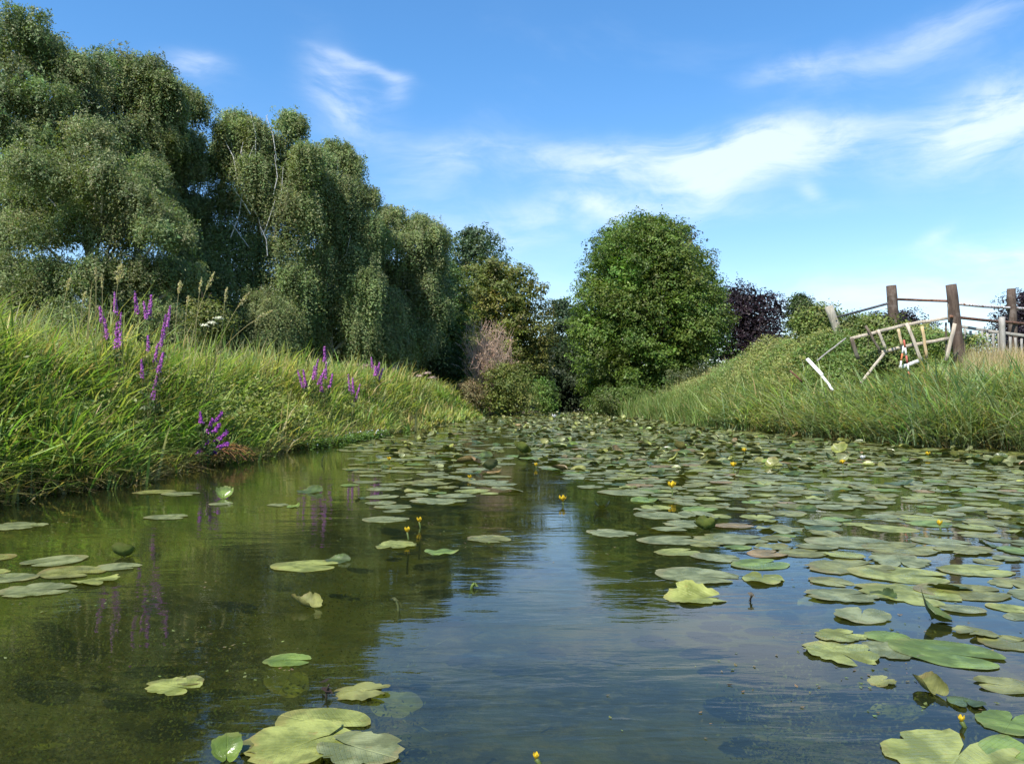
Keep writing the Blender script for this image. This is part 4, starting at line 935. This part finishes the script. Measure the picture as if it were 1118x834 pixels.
for a in [(418, 542, 36, 'flat', 'grey-green', 'left pad of the loose row in the middle left'), (432, 553, 38, 'flat', 'grey-green', 'narrow pad below the left end of the loose row'), (484, 547, 58, 'wavy', 'grey-green', 'wide ragged pad in the loose middle row'), (500, 541, 40, 'flat', 'grey-green', 'pad overlapping the ragged one in the middle row'),
          (424, 567, 48, 'flat', 'grey-green', 'pale pad above the one bearing a yellow bud'), (535, 526, 46, 'flat', 'grey-green', 'pad by the crumpled leaves right of the middle row'), (464, 529, 24, 'flat', 'grey-green', 'tiny pad over the loose middle row'), (474, 518, 34, 'flat', 'grey-green', 'thin pad left of the yellow ring-like curled leaf'),
          (433, 595, 46, 'wavy', 'yellow-green', 'pad bearing a yellow bud left of the middle'), (480, 602, 34, 'wavy', 'bright green', 'small bright ragged pad right of the one with the bud'), (535, 588, 48, 'flat', 'olive', 'olive pad floating alone at the edge of the blue reflection'), (453, 511, 17, 'flat', 'yellow-green', 'small yellowish round pad among the scattered ones'),
          (508, 505, 20, 'rolled', 'brown-blotched', 'yellow-brown leaf curled into a ring'), (527, 499, 24, 'folded', 'dark green', 'dark folded leaf beside the ring-like one'), (520, 512, 40, 'flat', 'grey-green', 'flat pad under the dark folded leaf'), (541, 516, 22, 'folded', 'brown-blotched', 'brownish crumpled leaf near the open water edge'), (432, 484, 14, 'folded', 'dark green', 'small dark leaf sticking up near the left meadow shore'),
          (604, 508, 26, 'halfup', 'dark green', 'dark boat-shaped leaf left of the pad carpet'), (570, 495, 22, 'standing', 'bright green', 'bright leaf standing at the left edge of the pad carpet'), (657, 555, 30, 'rolled', 'dark green', 'dark humped leaf with a bright rim in mid water'), (669, 582, 52, 'flat', 'grey-green', 'lone pad right of the blue sky reflection'),
          (686, 538, 58, 'flat', 'grey-green', 'wide pad at the left end of the carpet in mid water'), (723, 563, 58, 'flat', 'grey-green', 'pad over the curled bright leaf, left one'), (752, 571, 50, 'flat', 'grey-green', 'pad over the curled bright leaf, right one'), (732, 589, 62, 'flat', 'grey-green', 'pad left of the bright curled upright leaf'), (740, 602, 46, 'flat', 'yellow-green', 'yellowish pad below the bright curled upright leaf'), (769, 579, 26, 'standing', 'bright green', 'bright upright curled leaf between pads right of the middle'),
          (830, 615, 60, 'flat', 'bright green', 'bright green oval pad on blue water'), (763, 628, 84, 'flat', 'grey-green', 'long pale pad above the lonely pointed one'), (800, 588, 74, 'flat', 'grey-green', 'wide pad right of the bright upright leaf'), (838, 604, 44, 'wavy', 'brown-blotched', 'orange-brown withered leaf behind the bright oval pad'), (878, 603, 52, 'flat', 'olive', 'olive pad right of the orange-brown leaf'),
          (760, 652, 62, 'halfup', 'yellow-green', 'lonely pointed pad with a raised pale edge on blue water'), (930, 592, 84, 'flat', 'grey-green', 'left of two wide pads above the big raft on the right'), (985, 598, 80, 'flat', 'olive', 'right of two wide pads above the big raft on the right'), (928, 618, 88, 'flat', 'olive', 'left end pad of the big raft on the right'), (985, 627, 92, 'flat', 'yellow-green', 'middle pad of the big raft on the right'),
          (1065, 622, 70, 'flat', 'yellow-green', 'pad at the right above the big raft'), (993, 648, 100, 'flat', 'yellow-green', 'lowest wide pad of the big raft on the right'), (1052, 645, 86, 'flat', 'olive', 'right end pad of the big raft'), (962, 650, 30, 'folded', 'dark green', 'dark torn fold at the left of the big raft'), (1030, 641, 40, 'halfup', 'dark green', 'dark shaded fold lying on the big raft'),
          (1100, 663, 40, 'flat', 'yellow-green', 'pad cut by the right picture edge below the raft'), (1014, 676, 46, 'standing', 'dark green', 'dark green cone-shaped leaf standing below the raft'), (916, 692, 52, 'flat', 'yellow-green', 'top left leaf of the overlapping group at lower right'), (917, 712, 80, 'wavy', 'yellow-green', 'ragged starfish-edged leaf of the group at lower right'), (968, 694, 46, 'flat', 'bright green', 'small upper leaf in the middle of the group at lower right'),
          (972, 708, 66, 'flat', 'grey-green', 'leaf lying across the middle of the group at lower right'), (1036, 712, 104, 'flat', 'bright green', 'smooth long oval leaf right in the group at lower right'), (1100, 700, 60, 'flat', 'olive', 'leaf at the picture edge beside the smooth oval'), (1062, 690, 50, 'dipped', 'olive', 'half-sunken leaf above the smooth oval one'), (1092, 746, 60, 'wavy', 'olive', 'crinkled leaf at the right edge halfway to the corner'),
          (1098, 785, 68, 'flat', 'bright green', 'bright leaf above the largest pad in the lower right corner'), (1041, 822, 150, 'flat', 'yellow-green', 'largest lily pad, in the lower right corner'), (1125, 822, 110, 'flat', 'bright green', 'pad crossing the right edge in the bottom corner'), (1012, 752, 44, 'rolled', 'olive', 'rolled weedy leaf over sunken leaves at lower right'), (960, 742, 30, 'dipped', 'olive', 'sinking leaf below the ragged one'), (1050, 765, 40, 'dipped', 'dark green', 'dark sinking leaf left of the crinkled one'),
          (772, 492, 28, 'halfup', 'dark green', 'dark tilted leaf in the carpet below the reeds'), (981, 529, 34, 'halfup', 'dark green', 'black-looking tilted leaf, nearer of two at the right'), (992, 506, 30, 'halfup', 'dark green', 'black-looking tilted leaf, farther of two at the right'), (1063, 504, 30, 'halfup', 'dark green', 'dark raised leaf close to the right bank'), (1076, 595, 22, 'folded', 'dark green', 'dark green folded leaf right over the raft'),
          (799, 519, 22, 'folded', 'brown-blotched', 'golden-brown crumpled leaf standing in the carpet'), (916, 494, 18, 'standing', 'yellow-green', 'yellowish upright leaf near the right bank'), (732, 530, 22, 'folded', 'dark green', 'leaf curled above the yellow flower in the carpet'), (841, 473, 20, 'halfup', 'dark green', 'dark leaf tilted at the foot of the right reeds')]:
    P_(*a, rot=rng.normal(1.5, .5) if a[3] == 'flat' else rng.uniform(0, 6.28))

def density(px, py, x, y):
    inside = (x > xl(y) + .15) & (x < xr(y) - .05)
    bx = np.interp(py, [450, 458, 470, 482, 500, 520, 545, 565, 600, 640, 660, 700, 740, 834], [520, 545, 552, 560, 572, 612, 690, 712, 735, 800, 890, 960, 1010, 1060])
    dn_ = np.interp(py, [450, 470, 500, 515, 530, 560, 600, 640, 680, 740], [.95, .98, .95, .72, .68, .50, .40, .32, .24, .14])
    edge = np.clip((px - bx) / 30 + .2, 0, 1)
    d = dn_ * edge * (.35 + .65 * sst(-.55, .35, snoise(x, y, 1.7, 2.0) + .25 * snoise(x, y, 4.0, 5)))
    gap = np.exp(-((px - 850) / 70) ** 2 - ((py - 517) / 8) ** 2) * .8 + np.exp(-((px - 870) / 60) ** 2 - ((py - 572) / 14) ** 2) * .8 + np.exp(-((px - 1040) / 60) ** 2 - ((py - 560) / 12) ** 2) * .6
    d = d * (1 - np.clip(gap, 0, 1))
    left = .22 * np.exp(-((px - 500) / 45) ** 2 - ((py - 508) / 28) ** 2) + .16 * np.exp(-((px - 440) / 60) ** 2 - ((py - 490) / 14) ** 2) + .05 * ((px > 380) & (px < 480) & (py > 480) & (py < 560)) + .16 * np.exp(-((px - 500) / 60) ** 2 - ((py - 462) / 5) ** 2)
    d = np.maximum(d, left); d = np.where((px < 60) & (py > 600) & (py < 640), .10, d)
    return d * inside
def scatter_pads():
    N = 60000
    y = samp_y(N, 2.0, 52, .6); x = rng.uniform(-4.5, 9.5, N)
    px = CX + x / y * F; py = HY + EYE / y * F
    d = density(px, py, x, y)
    keep = rng.uniform(size=N) < d; x, y, px, py = x[keep], y[keep], px[keep], py[keep]
    s = (.13 + .22 * rng.uniform(0, 1, len(x)) ** .8) * np.where(y > 12, 1.05, .95)
    cell = {}; got = []
    for p in pads: cell.setdefault((int(p[0] // .5), int(p[1] // .5)), []).append((p[0], p[1], p[3]))
    for i in range(len(x)):
        cx_, cy_ = int(x[i] // .5), int(y[i] // .5); ok = True
        kk = .29 if y[i] > 7 else .36
        for a in (-1, 0, 1):
            for b_ in (-1, 0, 1):
                for q in cell.get((cx_ + a, cy_ + b_), ()):
                    if (q[0] - x[i]) ** 2 + (q[1] - y[i]) ** 2 < ((q[2] + s[i]) * kk) ** 2: ok = False; break
                if not ok: break
            if not ok: break
        if ok:
            cell.setdefault((cx_, cy_), []).append((x[i], y[i], s[i])); got.append((x[i], y[i], s[i], px[i], py[i]))
    for (x_, y_, s_, px_, py_) in got:
        u = rng.uniform(); far = y_ > 9
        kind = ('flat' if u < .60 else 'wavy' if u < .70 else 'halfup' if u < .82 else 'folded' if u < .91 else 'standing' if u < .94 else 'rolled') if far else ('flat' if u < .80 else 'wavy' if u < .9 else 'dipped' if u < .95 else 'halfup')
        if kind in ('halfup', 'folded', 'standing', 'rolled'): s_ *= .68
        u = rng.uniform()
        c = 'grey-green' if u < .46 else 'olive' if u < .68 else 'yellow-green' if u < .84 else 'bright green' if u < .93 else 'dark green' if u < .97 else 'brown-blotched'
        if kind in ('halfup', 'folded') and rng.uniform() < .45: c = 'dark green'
        pads.append([x_, y_, rng.uniform(-.001, .006), s_, kind, c, rng.uniform(0, 6.28), rng.normal() * .02, rng.normal() * .02, None])
scatter_pads()

def zone(px, py, y):
    if px < 300: return 'near the left bank'
    if px < 420: return 'on the dark water left of the middle'
    if px < 560: return 'in the loose patch before the dead shrub' if py < 520 else 'on the dark water left of the sky reflection'
    if py < 500: return 'in the carpet toward the great lime tree' if px < 760 else 'in the carpet along the reeds' if px < 900 else 'in the carpet under the right bank sedge'
    if py < 530: return 'at the open edge of the carpet' if px < 720 else 'in the middle of the carpet' if px < 860 else 'between the carpet and the fence mirrored in the water' if px < 1000 else 'below the sedge at the right edge'
    if py < 565: return 'left of the dark weed patch in the carpet' if px < 800 else 'around the mirrored brown post' if px < 1000 else 'on the right under the nearest sedge'
    if py < 610: return 'around the bright upright leaf' if px < 860 else 'above the big raft' if px < 1000 else 'right above the big raft'
    if py < 680: return 'on the blue water by the big raft'
    return 'by the overlapping group at lower right'
KW = {'flat': 'flat', 'wavy': 'wavy-edged', 'halfup': 'half-raised', 'folded': 'folded', 'standing': 'upright', 'rolled': 'rolled-up', 'dipped': 'half-sunken'}
def in_view(p):
    px = CX + p[0] / p[1] * F; py = HY + EYE / p[1] * F; m = p[3] / p[1] * F * .5; return -m < px < 1118 + m and py - m * .5 < 834
named = [p for p in pads if p[9]]; rest = [p for p in pads if not p[9] and in_view(p)]
rest.sort(key=lambda p: -(p[3] ** 2 / p[1] ** 3) * (2.0 if p[4] in ('halfup', 'folded', 'standing') else 1))
indiv = named + rest[:295 - len(named)]; mass = rest[295 - len(named):] + [p for p in pads if not p[9] and not in_view(p)]
for k, p in enumerate(indiv):
    x_, y_, z_, s_, kind, c, rot, tx, ty, lb = p
    px, py = CX + x_ / y_ * F, HY + EYE / y_ * F
    if lb is None:
        size = 'small' if s_ < .245 else 'broad' if s_ > .315 else 'medium'
        lb = f'{size} {c} {KW[kind]} pad {zone(px, py, y_)}'
    v = 2 if lb.startswith('ragged') or 'torn' in lb else k % 6
    o = bpy.data.objects.new('lily_pad', pad_mesh(kind, c, v)); col.objects.link(o)
    o.location = (x_, y_, z_ + .0015); o.rotation_euler = (tx * .6, ty * .6, rot); o.scale = (s_, s_, s_)
    tag(o, lb, 'lily pad', 'yellow water lily pads on the river')
def pad_mass():
    b = Buf(); VAR = [(k, pad_geo(k, 40 + i, .1 if i % 4 == 3 else 0, False)) for i, k in enumerate(['flat'] * 8 + ['wavy'] * 3 + ['halfup'] * 4 + ['folded'] * 3 + ['standing'] * 3 + ['rolled'] * 2 + ['dipped'])]
    byk = {}
    for k, g in VAR: byk.setdefault(k, []).append(g)
    mats = list(PADM); idx = []
    Vs, Qs, Ts, Us, n, mq, mt = [], [], [], [], 0, [], []
    for i, p in enumerate(mass):
        x_, y_, z_, s_, kind, c, rot, tx, ty, _ = p
        V, Q, T, U = byk[kind][i % len(byk[kind])]
        cr, sr = math.cos(rot), math.sin(rot); W = V * s_
        X = W[:, 0] * cr - W[:, 1] * sr; Y = W[:, 0] * sr + W[:, 1] * cr; Z = W[:, 2] + X * ty - Y * tx
        Vs.append(np.stack([X + x_, Y + y_, Z + z_ + .003], -1)); Qs.append(Q + n); Ts.append(T + n); Us.append(U); n += len(V)
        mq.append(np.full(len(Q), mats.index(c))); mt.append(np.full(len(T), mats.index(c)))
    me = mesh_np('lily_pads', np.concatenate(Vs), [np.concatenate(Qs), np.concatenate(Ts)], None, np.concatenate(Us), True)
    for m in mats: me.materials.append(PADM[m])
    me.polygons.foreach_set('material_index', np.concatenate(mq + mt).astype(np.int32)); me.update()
    tag(obj('lily_pads', me), 'dense carpet of lily pads covering the far right water', 'lily pads', kind='stuff')
pad_mass()
print('PADS', len(pads), len(named), len(indiv), len(mass))

# yellow water-lily flowers and buds
YEL = (.72, .50, .03)
def lily_flower(label, px, py, h=.05, r=.022, C=YEL, name='water_lily_flower', cat='flower', bud=False, group='yellow water lily flowers'):
    p = on_water(px, py); root = empty(name, (p[0], p[1], 0), label=label, cat=cat, group=group); o = np.array([p[0], p[1], 0.0])
    h *= .7; r *= .78; s = Buf(); tube(s, [o + (0, 0, -.2), o + (.008, 0, 0), o + (0, 0, h)], .006, 6, (.10, .14, .035)); obj('stem', s.mesh('stem', True, o), M_leaf, root)
    b = Buf(); n = 5 if bud else 10; q = o + np.array([0, 0, h])
    for i in range(n):                                            # cupped petals
        a = i / n * 2 * np.pi * (2 if n > 5 else 1) + rng.uniform(-.1, .1); k = .75 if i >= 5 else 1.0
        rad = lambda t: k * r * (.25 + (1.0 if not bud else .75) * math.sin(min(t * 2.2, 1.75)))
        ring = [];
        for t in np.linspace(0, 1, 6):
            w = k * r * .75 * math.sin(max(.12, min(t * .9 + .12, 1.0)) * 2.9); z = k * r * 1.9 * t; rr = rad(t)
            for sgn in (-1, 0, 1): ring.append(q + np.array([math.cos(a + sgn * w / max(rr, 1e-4) * .8) * rr, math.sin(a + sgn * w / max(rr, 1e-4) * .8) * rr, z]))
        Q = [[3 * j + m, 3 * j + m + 1, 3 * j + m + 4, 3 * j + m + 3] for j in range(5) for m in (0, 1)]
        b.add(ring, Q, None, jit(C, 18, .06, .02))
    obj('petals', b.mesh('petals', True, o), M_petal, root)
for lb, px, py, h, r in [('yellow flower on dark water above the sky reflection', 614, 551, .045, .030), ('yellow flower among leaves at the left of the carpet', 733, 541, .10, .036), ('yellow bud on its pad left of the middle', 445, 588, .06, .020), ('greenish yellow bud on a leaning stalk above the bud-bearing pad', 458, 575, .05, .020),
                         ('yellow flower over the golden-brown crumpled leaf', 800, 516, .10, .034), ('yellow flower on a tall stalk before the right bank', 919, 518, .17, .030), ('yellow bud just right of the mirrored brown post', 1024, 579, .05, .022), ('yellow speck of a flower at the far right below the sedge', 1012, 500, .06, .034),
                         ('yellow flower close to the ring-like curled leaf', 513, 524, .03, .022), ('yellow flower left of the mirrored dead shrub', 425, 505, .05, .028), ('yellow bud standing near the left carpet edge', 585, 511, .04, .026), ('yellow-orange flower in the far carpet before the reeds', 812, 497, .08, .034),
                         ('small yellow bud in the bottom right pads', 1045, 790, .02, .010), ('small yellow bud in open water at the very bottom', 585, 829, .015, .009)]:
    lily_flower(lb, px, py, h, r, bud='bud' in lb)
lily_flower('single white water lily at the far end of the carpet', 605, 457.5, .09, .10, (.82, .82, .80), group=None)
lily_flower('white-tipped blossom among the pads right of the carpet middle', 941, 504, .05, .035, (.74, .72, .66), group=None)

# broken stalks and twigs poking out of the water
def snag(label, pts, C=(.10, .12, .04), r=.006):
    p = on_water(*pts[0][:2]); o = np.array([p[0], p[1], 0.0]); b = Buf()
    Pw = [o + (0, 0, -.05)] + [o + np.array(q) for q in pts[1:]]
    g = np.interp(np.linspace(0, len(Pw) - 1, 8), range(len(Pw)), range(len(Pw)))
    W = np.stack([np.interp(g, range(len(Pw)), [w[i] for w in Pw]) for i in range(3)], -1); tube(b, W, r * np.linspace(1, .6, 8), 6, C)
    leaves(b, W[3:7] + rng.normal(size=(4, 3)) * .006, rdir(4), .035, jit(C, 4, .2, .05), .5)
    tag(obj('broken_stalk', b.mesh('broken_stalk', False, o), M_leaf, None, tuple(o)), label, 'stalk', 'broken stalks sticking out of the water')
snag('broken forked stalk in the water above the centre left reflection', [(437, 665), (-.005, 0, .02), (-.02, .0, .045)], r=.007)
snag('little green stalk end on the blue reflection above the middle', [(513, 641), (.01, 0, .012), (.02, 0, .020)], (.16, .22, .05), .008)
snag('dark twig over the lone bright pad in the left foreground', [(358, 758), (.0, 0, .02), (.008, 0, .035)], (.05, .04, .03), .004)
snag('thin upright stalk on the open blue water right of the middle', [(818, 655), (.0, 0, .02), (.003, 0, .028)], (.06, .05, .03), .003)
snag('bud stalk bent over the water under the left meadow', [(352, 505), (.0, 0, .05), (.03, 0, .10)], (.07, .09, .03), .008)

# sunken leaves and water weed
def sunken():
    k = 0
    spots = [(315, 740, 60, 'left foreground below the narrow bright pad'), (285, 732, 50, 'left foreground, left of the narrow bright pad'), (480, 700, 40, 'open blue water in the middle'), (430, 765, 60, 'right of the bottom pad cluster'), (455, 790, 50, 'right of the bottom cluster, nearer'),
             (860, 800, 80, 'bottom right of the middle'), (970, 775, 70, 'lower right under the rolled weedy leaf'), (930, 740, 60, 'lower right below the ragged leaf'), (940, 765, 50, 'lower right, nearer than the ragged leaf'), (1000, 735, 60, 'lower right beside the rolled weedy leaf'),
             (905, 745, 50, 'left of the group at lower right'), (1040, 742, 60, 'lower right near the crinkled leaf'), (885, 655, 40, 'blue water left of the big raft'), (860, 648, 36, 'blue water above the lower right group'), (150, 790, 44, 'bottom left brown water'), (60, 810, 40, 'bottom left corner')]
    for i, (px, py, w, where) in enumerate(spots):
        dep = rng.uniform(.08, .2); p = on_water(px, py); s_ = w / F * p[1] / .9
        o = bpy.data.objects.new('sunken_leaf', pad_mesh('wavy', ['yellow-green', 'olive', 'grey-green'][i % 3], i % 6)); col.objects.link(o)
        o.location = (p[0] * (EYE + dep) / EYE, p[1] * (EYE + dep) / EYE, -dep); o.rotation_euler = (rng.normal() * .25, rng.normal() * .25, rng.uniform(0, 6.28)); o.scale = (s_,) * 3
        tag(o, f'pale leaf sunk under the surface, {where}', 'sunken leaf', 'sunken lily leaves')
    b = Buf()
    n = 560; px = rng.uniform(-40, 430, n); py = rng.uniform(560, 860, n); y = EYE * F / (py - HY); x = (px - CX) / F * y
    msk = (snoise(x, y * 1.8, 2.4, 1.5) > -.15); x, y = x[msk] * 1.25, y[msk] * 1.25; n = len(x)
    per = 90; i = np.repeat(np.arange(n), per); m = len(i); z0 = rng.uniform(-.42, -.10, n)
    P = np.stack([x[i] + rng.normal(size=m) * .10, y[i] + rng.normal(size=m) * .07, z0[i] + rng.normal(size=m) * .025], -1); P[:, 2] = np.minimum(P[:, 2], -.03)
    leaves(b, P, unit(rdir(m) + np.array([0, 0, 1.2])), .015, jit(jit((.085, .10, .025), n, .15, .06)[i], m, .2, .08), .5)
    n = 130; px = rng.uniform(820, 1150, n); py = rng.uniform(700, 850, n); y = EYE * F / (py - HY) * 1.15; x = (px - CX) / F * y
    i = np.repeat(np.arange(n), 70); m = len(i); z0 = rng.uniform(-.35, -.05, n)
    P = np.stack([x[i] + rng.normal(size=m) * .09, y[i] + rng.normal(size=m) * .05, z0[i] + rng.normal(size=m) * .02], -1); P[:, 2] = np.minimum(P[:, 2], -.02)
    leaves(b, P, unit(rdir(m) + np.array([0, 0, 1.2])), .015, jit((.085, .10, .03), m, .25, .08), .5)
    tag(obj('water_weed', b.mesh('water_weed'), M_leaf), 'olive water weed floating under the surface in the foreground', 'water weed', kind='stuff')
sunken()
def debris():
    b = Buf(); n = 2600
    y = samp_y(n, 2.0, 30, 1.3); x = rng.uniform(-4.2, 8.2, n); ok = (x > xl(y) + .05) & (x < xr(y)) & (snoise(x, y, 1.5, 7) + .6 * snoise(x, y, 4.2, 2) > .25); x, y = x[ok], y[ok]
    i = np.repeat(np.arange(len(x)), 3); m = len(i); sp = rng.uniform(.01, .10, len(x))[i]
    P = np.stack([x[i] + rng.normal(size=m) * sp, y[i] + rng.normal(size=m) * sp, np.full(m, .002)], -1)
    c = np.where((rng.uniform(size=m) < .55)[:, None], (.16, .20, .06), (.20, .15, .08))
    leaves(b, P, unit(np.array([0, 0, 1.0]) + rdir(m) * .12), rng.uniform(.006, .020, m), jit(c, m, .25, .08), .6)
    tag(obj('floating_debris', b.mesh('floating_debris'), M_leaf), 'specks of duckweed and leaf bits floating on the river', 'debris', kind='stuff')
debris()
